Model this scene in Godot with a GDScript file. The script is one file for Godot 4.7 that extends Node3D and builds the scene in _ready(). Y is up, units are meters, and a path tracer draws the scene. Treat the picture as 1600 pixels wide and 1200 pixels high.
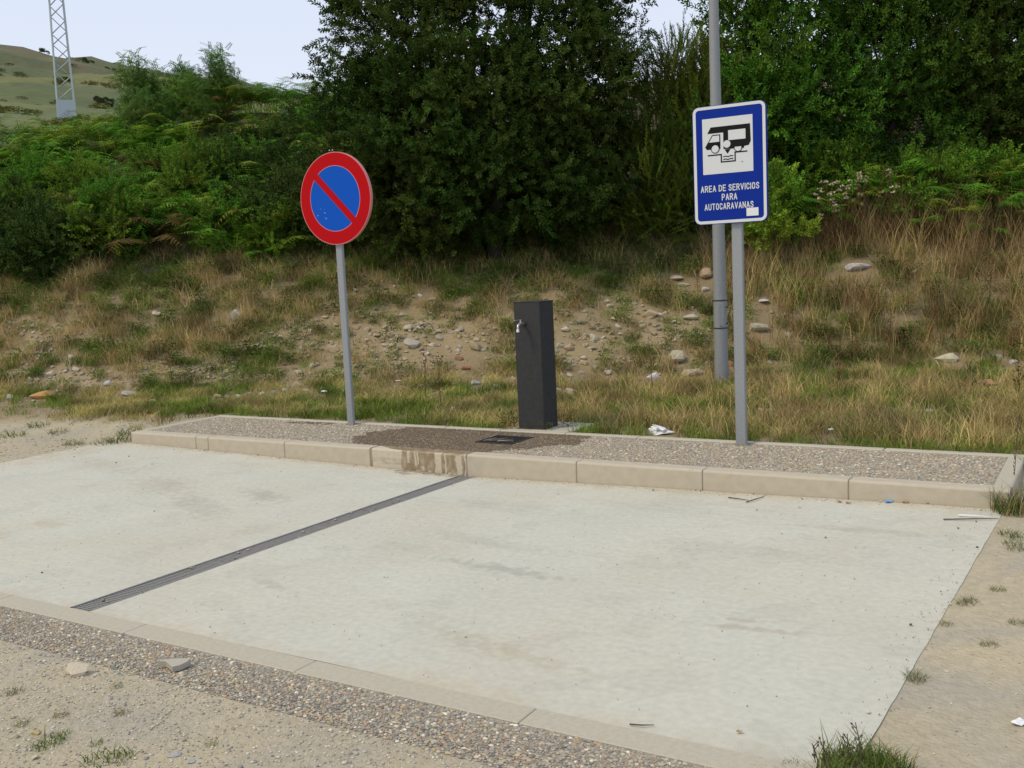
extends Node3D
# A motorhome service point: a concrete bay with a drain, a raised kerbed island with a tap pillar
# and two signs, and an overgrown bank behind. x runs along the kerb, z towards the bay, y up.

const FOCAL := 1559.2            # of the 1600 x 1200 photograph, in pixels
const EYE := Vector3(6.487, 1.558, 6.578)
const YAW := 0.5488
const PITCH := 0.1112
const ROLL := 0.0456
const TOP := 0.115               # height of the raised island above the bay

var view := Basis()
var ahead := Vector3()           # level directions along and across the view, from which depth and width are counted
var aside := Vector3()
var wide := FastNoiseLite.new()
var fine := FastNoiseLite.new()
var rng := RandomNumberGenerator.new()
var taken := {}
var stones := []                 # [place, radius] of each stone on the bank, where no grass grows
var M := {}

# ------------------------------------------------------------------ naming and nodes
func numbered(called: String) -> String:
	var n: int = taken.get(called, 0)
	taken[called] = n + 1
	return called if n == 0 else "%s_%03d" % [called, n]

func tag(o: Node, label := "", category := "", group := "", kind := "") -> Node:
	if label: o.set_meta("label", label)
	if category: o.set_meta("category", category)
	if group: o.set_meta("group", group)
	if kind: o.set_meta("kind", kind)
	return o

func thing(called: String, at: Vector3, turn: float, label: String, category: String, group := "") -> Node3D:
	var o := Node3D.new()
	o.name = numbered(called)
	add_child(o)
	o.position = at
	o.rotation.y = turn
	tag(o, label, category, group)
	return o

func part(called: String, mesh: Mesh, m: Material, parent: Node) -> MeshInstance3D:
	var o := MeshInstance3D.new()
	o.name = numbered(called) if parent == self else called
	o.mesh = mesh
	o.material_override = m
	parent.add_child(o, true)
	return o

func struct_(called: String, mesh: Mesh, m: Material) -> MeshInstance3D:
	var o := part(called, mesh, m, self)
	o.set_meta("kind", "structure")
	return o

func many(called: String, mesh: Mesh, m: Material, places: Array, tints: PackedColorArray, parent: Node) -> MultiMeshInstance3D:
	var mm := MultiMesh.new()
	mm.transform_format = MultiMesh.TRANSFORM_3D
	mm.use_colors = true
	mm.mesh = mesh
	mm.instance_count = places.size()
	for i in places.size():
		mm.set_instance_transform(i, places[i])
		mm.set_instance_color(i, tints[i])
	var o := MultiMeshInstance3D.new()
	o.name = numbered(called) if parent == self else called
	o.multimesh = mm
	o.material_override = m
	o.set_meta("kind", "stuff")
	parent.add_child(o, true)
	return o

# ------------------------------------------------------------------ materials (linear base colours)
func lin(r: float, g: float, b: float) -> Color:
	return Color(r, g, b).linear_to_srgb()

func plain(r: float, g: float, b: float, rough := 0.8, metal := 0.0) -> StandardMaterial3D:
	var m := StandardMaterial3D.new()
	m.albedo_color = lin(r, g, b)
	m.roughness = rough
	m.metallic = metal
	return m

func noise_tex(seed_: int, freq: float, lo: Color, hi: Color, octaves := 4, size := 512, kind := FastNoiseLite.TYPE_SIMPLEX_SMOOTH) -> NoiseTexture2D:
	var n := FastNoiseLite.new()
	n.seed = seed_
	n.frequency = freq
	n.noise_type = kind
	n.fractal_octaves = octaves
	var t := NoiseTexture2D.new()
	t.width = size
	t.height = size
	t.seamless = true
	t.noise = n
	var g := Gradient.new()
	g.set_color(0, lo.linear_to_srgb())
	g.set_color(1, hi.linear_to_srgb())
	t.color_ramp = g
	return t

func grainy(m: StandardMaterial3D, scale1: float, lo: float, hi: float, scale2: float, lo2: float, hi2: float, seed_ := 1) -> StandardMaterial3D:
	m.albedo_texture = noise_tex(seed_, 0.03, Color(lo, lo, lo * 0.98), Color(hi, hi, hi))
	m.uv1_triplanar = true
	m.uv1_world_triplanar = true
	m.uv1_scale = Vector3.ONE * scale1
	if scale2 > 0.0:
		m.detail_enabled = true
		m.detail_blend_mode = BaseMaterial3D.BLEND_MODE_MUL
		m.detail_uv_layer = BaseMaterial3D.DETAIL_UV_2
		m.detail_albedo = noise_tex(seed_ + 7, 0.06, Color(lo2, lo2 * 0.99, lo2 * 0.97), Color(hi2, hi2, hi2), 5)
		m.uv2_triplanar = true
		m.uv2_world_triplanar = true
		m.uv2_scale = Vector3.ONE * scale2
	return m

func bumpy(m: StandardMaterial3D, seed_: int, freq: float, centimetres: float) -> StandardMaterial3D:
	m.heightmap_enabled = true
	m.heightmap_texture = noise_tex(seed_, freq, Color.BLACK, Color.WHITE, 5)
	m.heightmap_scale = centimetres
	return m

func leafy(thin: float, rough := 0.55) -> StandardMaterial3D:
	var m := StandardMaterial3D.new()
	m.vertex_color_use_as_albedo = true
	m.roughness = rough
	m.metallic_specular = 0.2
	if thin > 0.0:
		m.backlight_enabled = true
		m.backlight = Color(thin, thin, thin * 0.6)
	return m

func materials() -> void:
	M.leaf = leafy(0.62)
	M.dull_leaf = leafy(0.55, 0.7)
	M.grass = leafy(0.6, 0.75)
	M.bark = grainy(plain(0.07, 0.055, 0.04, 0.9), 3.0, 0.6, 1.0, 11.0, 0.6, 1.0, 5)
	M.kerb = bumpy(grainy(plain(0.53, 0.47, 0.372, 0.85), 0.7, 0.86, 1.0, 31.0, 0.88, 1.0, 11), 4, 0.2, 0.05)
	M.pale_kerb = bumpy(grainy(plain(0.53, 0.485, 0.39, 0.85), 2.2, 0.86, 1.0, 16.0, 0.86, 1.0, 13), 4, 0.2, 0.2)
	M.mortar = grainy(plain(0.42, 0.385, 0.325, 0.95), 3.0, 0.75, 1.0, 30.0, 0.6, 1.0, 15)
	M.joint = grainy(plain(0.32, 0.285, 0.225, 0.95), 3.0, 0.75, 1.0, 20.0, 0.7, 1.0, 17)
	M.pebble = leafy(0.0, 0.75)
	M.wet_pebble = leafy(0.0, 0.3)
	M.rock = bumpy(grainy(plain(1, 1, 1, 0.9), 4.0, 0.8, 1.0, 18.0, 0.82, 1.0, 19), 8, 0.05, 0.4)
	M.rock.vertex_color_use_as_albedo = true
	M.steel = grainy(plain(0.36, 0.385, 0.41, 0.55, 0.35), 3.0, 0.82, 1.0, 25.0, 0.85, 1.0, 21)
	M.column = grainy(plain(0.33, 0.35, 0.365, 0.6, 0.25), 2.0, 0.8, 1.0, 19.0, 0.82, 1.0, 23)
	M.lattice = plain(0.42, 0.48, 0.5, 0.6, 0.3)
	M.corten = grainy(plain(0.058, 0.059, 0.062, 0.6), 0.9, 0.75, 1.0, 24.0, 0.85, 1.0, 25)
	M.corten.uv2_scale = Vector3(26, 3, 26)
	M.iron = plain(0.02, 0.019, 0.019, 0.75)
	M.grate = grainy(plain(0.34, 0.335, 0.325, 0.7, 0.1), 3.0, 0.7, 1.0, 15.0, 0.7, 1.0, 27)
	M.pit = plain(0.012, 0.011, 0.01, 0.9)
	M.chrome = plain(0.5, 0.47, 0.42, 0.35, 0.8)
	M.white = plain(0.62, 0.64, 0.65, 0.6)
	M.blue = plain(0.006, 0.028, 0.27, 0.5)
	M.disc_blue = plain(0.005, 0.085, 0.48, 0.5)
	M.red = plain(0.44, 0.003, 0.006, 0.5)
	M.pale_edge = plain(0.55, 0.2, 0.2, 0.5)
	M.black = plain(0.012, 0.012, 0.013, 0.5)
	M.plastic = plain(0.72, 0.73, 0.74, 0.45)
	M.straw = plain(0.45, 0.39, 0.27, 0.8)
	M.twig = plain(0.09, 0.065, 0.045, 0.9)
	M.paper = plain(0.75, 0.76, 0.78, 0.7)
	for k in ["blue", "disc_blue", "red", "black", "corten"]: M[k].metallic_specular = 0.2

# ------------------------------------------------------------------ small geometry
func begin() -> SurfaceTool:
	var st := SurfaceTool.new()
	st.begin(Mesh.PRIMITIVE_TRIANGLES)
	st.set_smooth_group(-1)
	return st

func done(st: SurfaceTool) -> ArrayMesh:
	st.generate_normals()
	return st.commit()

func tri(st: SurfaceTool, a: Vector3, b: Vector3, c: Vector3) -> void:
	st.add_vertex(a); st.add_vertex(b); st.add_vertex(c)

func quad(st: SurfaceTool, a: Vector3, b: Vector3, c: Vector3, d: Vector3) -> void:
	tri(st, a, b, c); tri(st, a, c, d)

# a box with every edge chamfered; lo and hi are its corners
func soft_box(st: SurfaceTool, lo: Vector3, hi: Vector3, c := 0.004) -> void:
	var mid := (lo + hi) / 2.0
	var h := (hi - lo) / 2.0
	c = minf(c, minf(h.x, minf(h.y, h.z)) * 0.6)
	for axis in 3:
		var u := (axis + 1) % 3
		var v := (axis + 2) % 3
		for s in [-1.0, 1.0]:
			var p := []
			for k in [[-1, -1], [1, -1], [1, 1], [-1, 1]]:
				var q := Vector3()
				q[axis] = s * h[axis]
				q[u] = k[0] * (h[u] - c)
				q[v] = k[1] * (h[v] - c)
				p.append(mid + q)
			if s > 0: p.reverse()
			quad(st, p[0], p[1], p[2], p[3])
	for axis in 3:
		var u := (axis + 1) % 3
		var v := (axis + 2) % 3
		for su in [-1.0, 1.0]:
			for sv in [-1.0, 1.0]:
				var p := []
				for k in [[-1, 0], [1, 0], [1, 1], [-1, 1]]:
					var q := Vector3()
					q[axis] = k[0] * (h[axis] - c)
					q[u] = su * (h[u] - (0.0 if k[1] == 0 else c))
					q[v] = sv * (h[v] - (c if k[1] == 0 else 0.0))
					p.append(mid + q)
				if su * sv < 0: p.reverse()
				quad(st, p[3], p[2], p[1], p[0])
	for sx in [-1.0, 1.0]:
		for sy in [-1.0, 1.0]:
			for sz in [-1.0, 1.0]:
				var a := mid + Vector3(sx * h.x, sy * (h.y - c), sz * (h.z - c))
				var b := mid + Vector3(sx * (h.x - c), sy * h.y, sz * (h.z - c))
				var d := mid + Vector3(sx * (h.x - c), sy * (h.y - c), sz * h.z)
				if sx * sy * sz > 0: tri(st, a, d, b)
				else: tri(st, a, b, d)

func soft_box_mesh(lo: Vector3, hi: Vector3, c := 0.004) -> ArrayMesh:
	var st := begin()
	soft_box(st, lo, hi, c)
	return done(st)

# a tapered tube along points
func tube(st: SurfaceTool, pts: Array, radii: Array, sides := 6, caps := true) -> void:
	var rings := []
	for i in pts.size():
		var t: Vector3 = (pts[mini(i + 1, pts.size() - 1)] - pts[maxi(i - 1, 0)])
		t = t.normalized()
		var n := t.cross(Vector3(0.31, 0.17, 0.93)).normalized()
		var b := t.cross(n)
		var ring := []
		for k in sides:
			var a := TAU * k / sides
			ring.append(pts[i] + (n * cos(a) + b * sin(a)) * radii[i])
		rings.append(ring)
	for i in pts.size() - 1:
		for k in sides:
			var l := (k + 1) % sides
			quad(st, rings[i][k], rings[i + 1][k], rings[i + 1][l], rings[i][l])
	if caps:
		for k in sides:
			var l := (k + 1) % sides
			tri(st, pts[0], rings[0][k], rings[0][l])
			tri(st, pts[-1], rings[-1][l], rings[-1][k])

func smooth_tube(pts: Array, radii: Array, sides := 16) -> ArrayMesh:
	var st := SurfaceTool.new()
	st.begin(Mesh.PRIMITIVE_TRIANGLES)
	st.set_smooth_group(0)
	tube(st, pts, radii, sides, false)
	st.set_smooth_group(-1)
	var n := pts.size() - 1
	for e in [0, n]:
		var t: Vector3 = (pts[1] - pts[0]).normalized() if e == 0 else (pts[n] - pts[n - 1]).normalized()
		var nn := t.cross(Vector3(0.31, 0.17, 0.93)).normalized()
		var b := t.cross(nn)
		for k in sides:
			var a := TAU * k / sides
			var c := TAU * (k + 1) / sides
			tri(st, pts[e], pts[e] + (nn * cos(a) + b * sin(a)) * radii[e], pts[e] + (nn * cos(c) + b * sin(c)) * radii[e])
	return done(st)

# a flat outline in x-y, given thickness along z from z0 to z1
func slab_of(st: SurfaceTool, outline: PackedVector2Array, z0: float, z1: float) -> void:
	var idx := Geometry2D.triangulate_polygon(outline)
	for k in range(0, idx.size(), 3):
		var a := outline[idx[k]]
		var b := outline[idx[k + 1]]
		var c := outline[idx[k + 2]]
		if (b - a).cross(c - a) < 0:
			var s := b
			b = c
			c = s
		tri(st, Vector3(a.x, a.y, z1), Vector3(c.x, c.y, z1), Vector3(b.x, b.y, z1))
		tri(st, Vector3(a.x, a.y, z0), Vector3(b.x, b.y, z0), Vector3(c.x, c.y, z0))
	for k in outline.size():
		var a := outline[k]
		var b := outline[(k + 1) % outline.size()]
		quad(st, Vector3(a.x, a.y, z0), Vector3(b.x, b.y, z0), Vector3(b.x, b.y, z1), Vector3(a.x, a.y, z1))

func rounded(w: float, h: float, r: float, steps := 6) -> PackedVector2Array:
	var p := PackedVector2Array()
	for c in 4:
		var cx: float = (w / 2 - r) * [1, -1, -1, 1][c]
		var cy: float = (h / 2 - r) * [1, 1, -1, -1][c]
		for k in steps + 1:
			var a := PI / 2 * (c + float(k) / steps)
			p.append(Vector2(cx + cos(a) * r, cy + sin(a) * r))
	return p

func circle(cx: float, cy: float, r: float, n := 32) -> PackedVector2Array:
	var p := PackedVector2Array()
	for k in n:
		p.append(Vector2(cx + cos(TAU * k / n) * r, cy + sin(TAU * k / n) * r))
	return p

# a ring between two outlines with the same number of points
func ring_of(st: SurfaceTool, outer: PackedVector2Array, inner: PackedVector2Array, z0: float, z1: float) -> void:
	var n := outer.size()
	for k in n:
		var l := (k + 1) % n
		var oa := outer[k]; var ob := outer[l]; var ia := inner[k]; var ib := inner[l]
		quad(st, Vector3(oa.x, oa.y, z1), Vector3(ia.x, ia.y, z1), Vector3(ib.x, ib.y, z1), Vector3(ob.x, ob.y, z1))
		quad(st, Vector3(oa.x, oa.y, z0), Vector3(oa.x, oa.y, z1), Vector3(ob.x, ob.y, z1), Vector3(ob.x, ob.y, z0))
		quad(st, Vector3(ia.x, ia.y, z1), Vector3(ia.x, ia.y, z0), Vector3(ib.x, ib.y, z0), Vector3(ib.x, ib.y, z1))

# ------------------------------------------------------------------ the lie of the land
func soft(t: float) -> float:
	return 0.5 * (t + sqrt(t * t + 0.45))

func ridge(k: float) -> float:
	var xs := [-1.2, -0.7, -0.513, -0.449, -0.359, -0.237, 0.0, 1.5]
	var ys := [0.30, 0.268, 0.246, 0.231, 0.214, 0.184, 0.15, 0.14]
	for i in xs.size() - 1:
		if k < xs[i + 1]:
			return lerpf(ys[i], ys[i + 1], clampf((k - xs[i]) / (xs[i + 1] - xs[i]), 0, 1))
	return 0.14

func depth_of(x: float, z: float) -> float:
	return (x - EYE.x) * ahead.x + (z - EYE.z) * ahead.z

func across_of(x: float, z: float) -> float:
	return (x - EYE.x) * aside.x + (z - EYE.z) * aside.z

func foot(u: float) -> float:
	return 12.75 - 0.12 * u

func dip(x: float, z: float) -> float:
	var t := absf(x - 2.05) / 3.9
	return (-0.062 * maxf(0.0, 1.0 - t) + 0.03 * maxf(0.0, t - 1.0)) * (1.0 - clampf(z / 3.64, 0, 1))

func land(x: float, z: float) -> float:
	var d := depth_of(x, z)
	var u := across_of(x, z)
	var t := d - foot(u)
	var h := 0.085 * smoothstep(0.0, -1.25, z)
	var crest := 8.7 + 0.6 * smoothstep(-10.0, -4.0, u)
	if t > -3.0:
		h += 0.55 * soft(t) - 0.33 * soft(t - crest) - 0.02 * smoothstep(-3.0, 0.0, t)
		h += smoothstep(-1.0, 2.0, t) * (wide.get_noise_2d(x * 10, z * 10) * 0.28 + wide.get_noise_2d(x * 32 + 50, z * 32) * 0.09)
	h += wide.get_noise_2d(x * 45, z * 45) * 0.01
	if x > -2.6 and x < 6.1 and z > -1.4 and z < 4.3:
		# the ground is dug out under the bay and the island
		var edge := minf(minf(x + 2.44, bay_right(maxf(z, 0.0)) - x), minf(z + 1.2, 4.06 - z))
		if z > -0.2: h = minf(h, lerpf(-0.003, h, smoothstep(-0.05, -0.5, edge))) - 0.05 * smoothstep(0.12, 0.36, edge)
		h = lerpf(h, -0.22, smoothstep(0.36, 0.6, edge))
	if d > 20.0:
		var k := u / d
		var far := EYE.y + minf(d, 280.0) * lerpf(0.152, ridge(k), smoothstep(3.18, 5.63, log(d))) - maxf(0.0, d - 280.0) * 0.2
		far += smoothstep(30.0, 120.0, d) * (wide.get_noise_2d(x * 1.2, z * 1.2) * 3.0 + wide.get_noise_2d(x * 5, z * 5) * 0.8)
		h = lerpf(h, far, smoothstep(25.0, 36.0, d))
	return h

func normal_of(x: float, z: float) -> Vector3:
	var e := 0.15
	return Vector3(land(x - e, z) - land(x + e, z), 2 * e, land(x, z - e) - land(x, z + e)).normalized()

func ray(px: float, py: float) -> Vector3:
	return view * Vector3((px - 800.0) / FOCAL, (600.0 - py) / FOCAL, -1.0)

# where the sight line through a pixel of the photograph meets the land
func on_land(px: float, py: float) -> Vector3:
	var r := ray(px, py)
	var last := 3.0
	var k := 3.0
	while k < 400.0:
		var p := EYE + r * k
		if p.y < land(p.x, p.z):
			for i in 12:
				var m := (last + k) / 2.0
				var q := EYE + r * m
				if q.y < land(q.x, q.z): k = m
				else: last = m
			return EYE + r * k
		last = k
		k += 0.15 if k < 40.0 else 1.0
	return EYE + r * k

func on_level(px: float, py: float, y: float) -> Vector3:
	var r := ray(px, py)
	return EYE + r * ((y - EYE.y) / r.y)

func at_depth(px: float, py: float, depth: float) -> Vector3:
	return EYE + ray(px, py) * depth

func spot(u: float, d: float) -> Vector3:
	var p := Vector3(EYE.x, 0, EYE.z) + ahead * d + aside * u
	p.y = land(p.x, p.z)
	return p

func scree(u: float, t: float) -> float:
	# how bare and stony the bank is
	var a := 0.8 * (1.0 - smoothstep(0.3, 1.0, Vector2((u + 1.7) / 2.6, (t - 1.0) / 1.5).length()))
	var b := 0.7 * (1.0 - smoothstep(0.3, 1.0, Vector2((u - 1.4) / 2.4, (t - 0.9) / 1.4).length()))
	var c := 0.7 * (1.0 - smoothstep(0.3, 1.0, Vector2((u + 5.0) / 3.6, (t - 0.25) / 0.6).length()))
	var e := 0.6 * (1.0 - smoothstep(0.3, 1.0, Vector2((u + 7.2) / 1.2, (t - 1.5) / 1.0).length()))
	return clampf(maxf(maxf(a, b), maxf(c, e)) + wide.get_noise_2d(u * 70, t * 70) * 0.55 - 0.02, 0, 1)

func paved(x: float, z: float, margin := 0.0) -> bool:
	if x > -2.22 - margin and x < 5.97 + margin and z > -1.24 - margin and z < 0.1: return true
	if x > 1.6 - margin and x < 2.3 + margin and z > -1.78 - margin and z < -1.0: return true
	return x > -2.46 - margin and x < 5.9 + margin and z > -0.1 and z < 4.08 + margin or z > 3.6 - margin and z < 4.08 + margin and x > -9 and x < 9

# ------------------------------------------------------------------ ready
func _ready() -> void:
	# camera
	view = Basis(Vector3.UP, YAW) * Basis(Vector3.RIGHT, -PITCH) * Basis(Vector3.BACK, -ROLL)
	ahead = Vector3(-sin(YAW), 0, -cos(YAW))
	aside = Vector3(cos(YAW), 0, -sin(YAW))
	var cam := Camera3D.new()
	cam.name = "camera"
	cam.fov = rad_to_deg(2.0 * atan(600.0 / FOCAL))
	cam.near = 0.05
	cam.far = 1500.0
	cam.transform = Transform3D(view, EYE)
	add_child(cam)
	cam.current = true
	# sky, veiled sun and exposure
	var sky_mat := ProceduralSkyMaterial.new()
	sky_mat.sky_top_color = Color(0.69, 0.74, 0.825)
	sky_mat.sky_horizon_color = Color(0.825, 0.845, 0.88)
	sky_mat.sky_curve = 0.2
	sky_mat.ground_horizon_color = Color(0.62, 0.6, 0.55)
	sky_mat.ground_bottom_color = Color(0.4, 0.38, 0.33)
	sky_mat.sun_angle_max = 1.0
	sky_mat.sky_cover = cloud_cover()
	sky_mat.sky_cover_modulate = Color(0.62, 0.62, 0.62)
	var sky := Sky.new()
	sky.sky_material = sky_mat
	var env := Environment.new()
	env.background_mode = Environment.BG_SKY
	env.sky = sky
	env.tonemap_mode = Environment.TONE_MAPPER_LINEAR
	env.tonemap_exposure = 1.38
	env.sdfgi_enabled = true
	env.ssao_enabled = true
	env.ssil_enabled = true
	var we := WorldEnvironment.new()
	we.name = "world_environment"
	we.environment = env
	add_child(we)
	var sun := DirectionalLight3D.new()
	sun.name = "sun"
	sun.light_energy = 0.5
	sun.light_color = Color(1.0, 0.935, 0.81)
	sun.light_angular_distance = 14.0
	sun.shadow_enabled = true
	add_child(sun)
	var to_sun := -aside * 0.75 - ahead * 0.3 + Vector3.UP * 1.0
	sun.look_at_from_position(to_sun * 10.0, Vector3.ZERO)

	wide.seed = 5
	wide.frequency = 0.02
	wide.fractal_octaves = 3
	fine.seed = 9
	fine.frequency = 0.02
	fine.fractal_octaves = 2
	materials()
	build_land()
	build_bay()
	build_island()
	build_near_strip()
	build_pillar()
	build_no_parking()
	build_service_sign()
	build_column()
	build_pylon()
	build_stones()
	build_trees()
	build_ferns()
	build_grass()
	build_litter()

func cloud_cover() -> ImageTexture:
	var n := FastNoiseLite.new()
	n.seed = 21
	n.frequency = 0.006
	n.fractal_octaves = 5
	var im := Image.create(1024, 512, false, Image.FORMAT_RGBA8)
	for y in 256:
		var up := (0.5 - (y + 0.5) / 512.0) * PI
		for x in 1024:
			var a := TAU * x / 1024.0
			var v := Vector3(cos(a) * cos(up), sin(up) * 2.2, sin(a) * cos(up)) * 150.0
			var c := smoothstep(-0.35, 0.45, n.get_noise_3d(v.x, v.y, v.z))
			im.set_pixel(x, y, Color(0.27, 0.26, 0.24, c))
	return ImageTexture.create_from_image(im)

# ------------------------------------------------------------------ ground and hill
func build_land() -> void:
	var ds := []
	var d := -60.0
	while d < -6.0:
		ds.append(d); d += 6.0
	while d < 9.0:
		ds.append(d); d += 0.14
	while d < 26.0:
		ds.append(d); d += 0.28
	var split := ds.size()
	while d < 420.0:
		ds.append(d); d *= 1.035
	var ss := []
	var s := -60.0
	while s <= 60.0:
		ss.append(s)
		s += 0.16 if absf(s) < 5.0 else 0.28 if absf(s) < 13.9 else (1.5 if absf(s) < 22.0 else 8.0)
	for half in 2:
		var st := SurfaceTool.new()
		st.begin(Mesh.PRIMITIVE_TRIANGLES)
		var from := 0 if half == 0 else split - 1
		var to: int = split if half == 0 else ds.size()
		for i in range(from, to):
			for j in ss.size():
				var dd: float = ds[i]
				var uu: float = ss[j] * (1.0 + maxf(0.0, dd - 20.0) / 22.0)
				var p := spot(uu, dd)
				st.set_color(ground_colour(p, uu, dd))
				st.add_vertex(p)
		var w := ss.size()
		for i in to - from - 1:
			for j in w - 1:
				var a := i * w + j
				for q in [a, a + w, a + w + 1, a, a + w + 1, a + 1]: st.add_index(q)
		st.generate_normals()
		var m := StandardMaterial3D.new()
		m.vertex_color_use_as_albedo = true
		m.roughness = 0.95
		if half == 0:
			grainy(m, 0.9, 0.78, 1.0, 9.0, 0.62, 1.0, 31)
			bumpy(m, 33, 0.08, 0.6)
		else:
			grainy(m, 0.05, 0.6, 1.0, 0.4, 0.55, 1.0, 35)
		struct_("ground" if half == 0 else "hill", st.commit(), m)

func ground_colour(p: Vector3, u: float, d: float) -> Color:
	var sand := Color(0.64, 0.545, 0.375)
	var sand2 := Color(0.55, 0.48, 0.345)
	var n := wide.get_noise_2d(p.x * 30, p.z * 30)
	var c := sand.lerp(sand2, clampf(0.5 + n, 0, 1))
	c = c.lerp(Color(0.49, 0.45, 0.375), smoothstep(0.0, 0.4, wide.get_noise_2d(p.x * 75 + 40, p.z * 75)) * 0.7)
	var t := d - foot(u)
	var earth := Color(0.32, 0.245, 0.135).lerp(Color(0.44, 0.345, 0.20), scree(u, t))
	if p.z < -0.5 or t > -2.0:
		c = c.lerp(earth, maxf(smoothstep(-0.6, -1.3, p.z + n * 0.6), smoothstep(-2.0, -1.0, t)))
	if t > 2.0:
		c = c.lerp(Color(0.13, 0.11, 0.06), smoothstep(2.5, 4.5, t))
	if d > 20.0:
		var k := wide.get_noise_2d(p.x * 1.7, p.z * 1.7)
		var k2 := wide.get_noise_2d(p.x * 9 + 70, p.z * 9)
		var meadow := Color(0.215, 0.225, 0.055).lerp(Color(0.13, 0.175, 0.04), clampf(0.5 + k * 1.6, 0, 1))
		var moor := Color(0.175, 0.135, 0.07).lerp(Color(0.115, 0.14, 0.045), clampf(0.5 + k * 2.4 + k2 * 1.5, 0, 1))
		var hill := meadow.lerp(moor, smoothstep(60.0, 190.0, d + k * 90.0))
		hill = hill.lerp(Color(0.05, 0.062, 0.022), smoothstep(0.22, 0.46, k2) * 0.5)
		c = c.lerp(hill, smoothstep(22.0, 27.0, d))
	return c

# ------------------------------------------------------------------ the concrete bay and its drain
func bay_right(z: float) -> float:
	return 5.92 - 0.028 * z

func drain_x(z: float) -> float:
	return lerpf(2.0, 2.12, clampf(z / 3.64, 0, 1))

func bay_texture() -> ImageTexture:
	var w := 1400
	var h := 612
	var n := FastNoiseLite.new()
	n.seed = 3
	n.frequency = 0.004
	n.fractal_octaves = 5
	var n2 := FastNoiseLite.new()
	n2.seed = 8
	n2.frequency = 0.03
	n2.fractal_octaves = 4
	# x, z, half length, half width, turn, darkness, brownness
	var marks := [
		[3.68, 2.2, 0.42, 0.07, 0.1, 0.2, 0.0], [3.3, 1.75, 0.5, 0.1, 0.15, 0.1, 0.0], [0.8, 1.7, 0.5, 0.16, 0.5, 0.14, 0.1], [-0.1, 1.3, 0.45, 0.2, 0.4, 0.1, 0.2],
		[1.0, 1.25, 0.35, 0.12, 0.3, 0.14, 0.0], [0.21, 2.52, 0.18, 0.1, 0.3, 0.03, 1.0], [0.05, 2.9, 0.35, 0.16, 0.3, 0.03, 0.8], [5.16, 2.55, 0.26, 0.035, -0.15, 0.14, 0.6],
		[5.1, 2.46, 0.12, 0.03, -0.2, 0.12, 0.6], [2.7, 2.9, 0.2, 0.05, 0.3, 0.12, 0.0], [4.7, 1.4, 0.6, 0.16, 0.0, 0.08, 0.0], [5.3, 0.75, 0.5, 0.06, 0.0, 0.1, 0.3],
		[2.9, 0.9, 0.5, 0.15, 0.2, 0.07, 0.0], [4.3, 3.2, 0.5, 0.08, 0.2, 0.07, 0.5], [-1.4, 0.9, 0.7, 0.2, 0.2, 0.08, 0.3], [3.9, 0.6, 0.7, 0.12, 0.1, 0.06, 0.0],
		[1.65, 0.03, 0.42, 0.07, 0.0, 0.42, 0.9], [1.45, 0.12, 0.12, 0.05, 0.4, 0.35, 0.9]]
	var im := Image.create(w, h, false, Image.FORMAT_RGB8)
	for y in h:
		var z := 3.66 * (y + 0.5) / h
		for x in w:
			var xx := -2.46 + 8.38 * (x + 0.5) / w
			var v := 1.0 + n.get_noise_2d(x * 1.8, y * 1.2) * 0.05 + n2.get_noise_2d(x * 0.8, y * 3.0) * 0.045 + n2.get_noise_2d(x * 4.0, y * 4.0 + 77) * 0.10 - 0.05 * smoothstep(0.22, 0.4, n.get_noise_2d(x * 2.5 + 300, y * 2.5))
			var brown := 0.22 + n.get_noise_2d(x + 900, y + 300) * 0.55
			# sand and grit that has gathered along the kerb and the open sides
			var grit := maxf(smoothstep(0.22, 0.0, z + n2.get_noise_2d(x * 0.6, y * 0.6) * 0.16) * 0.9, smoothstep(-2.0, -2.46, xx + n2.get_noise_2d(x + 90, y) * 0.5))
			grit = maxf(grit, smoothstep(3.5, 3.66, z + n2.get_noise_2d(x, y + 400) * 0.14) * 0.8)
			brown += grit * 0.9
			var soil := n2.get_noise_2d(x * 2.0, y * 2.0)
			for m in marks:
				var dx: float = xx - m[0]
				var dz: float = z - m[1]
				if absf(dx) > 1.0 or absf(dz) > 0.8: continue
				var a: float = (dx * cos(m[4]) + dz * sin(m[4])) / m[2]
				var b: float = (dz * cos(m[4]) - dx * sin(m[4])) / m[3]
				var k := clampf(1.25 - sqrt(a * a + b * b) + soil * 0.9, 0, 1)
				k = k * k * (3.0 - 2.0 * k)
				v *= 1.0 - m[5] * k
				brown += m[6] * k
			brown = clampf(brown, 0, 1.4)
			var c := Color(0.618, 0.61, 0.525).lerp(Color(0.57, 0.49, 0.35), brown * 0.5)
			im.set_pixel(x, y, Color(c.r * v, c.g * v, c.b * v).linear_to_srgb())
	return ImageTexture.create_from_image(im)

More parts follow.
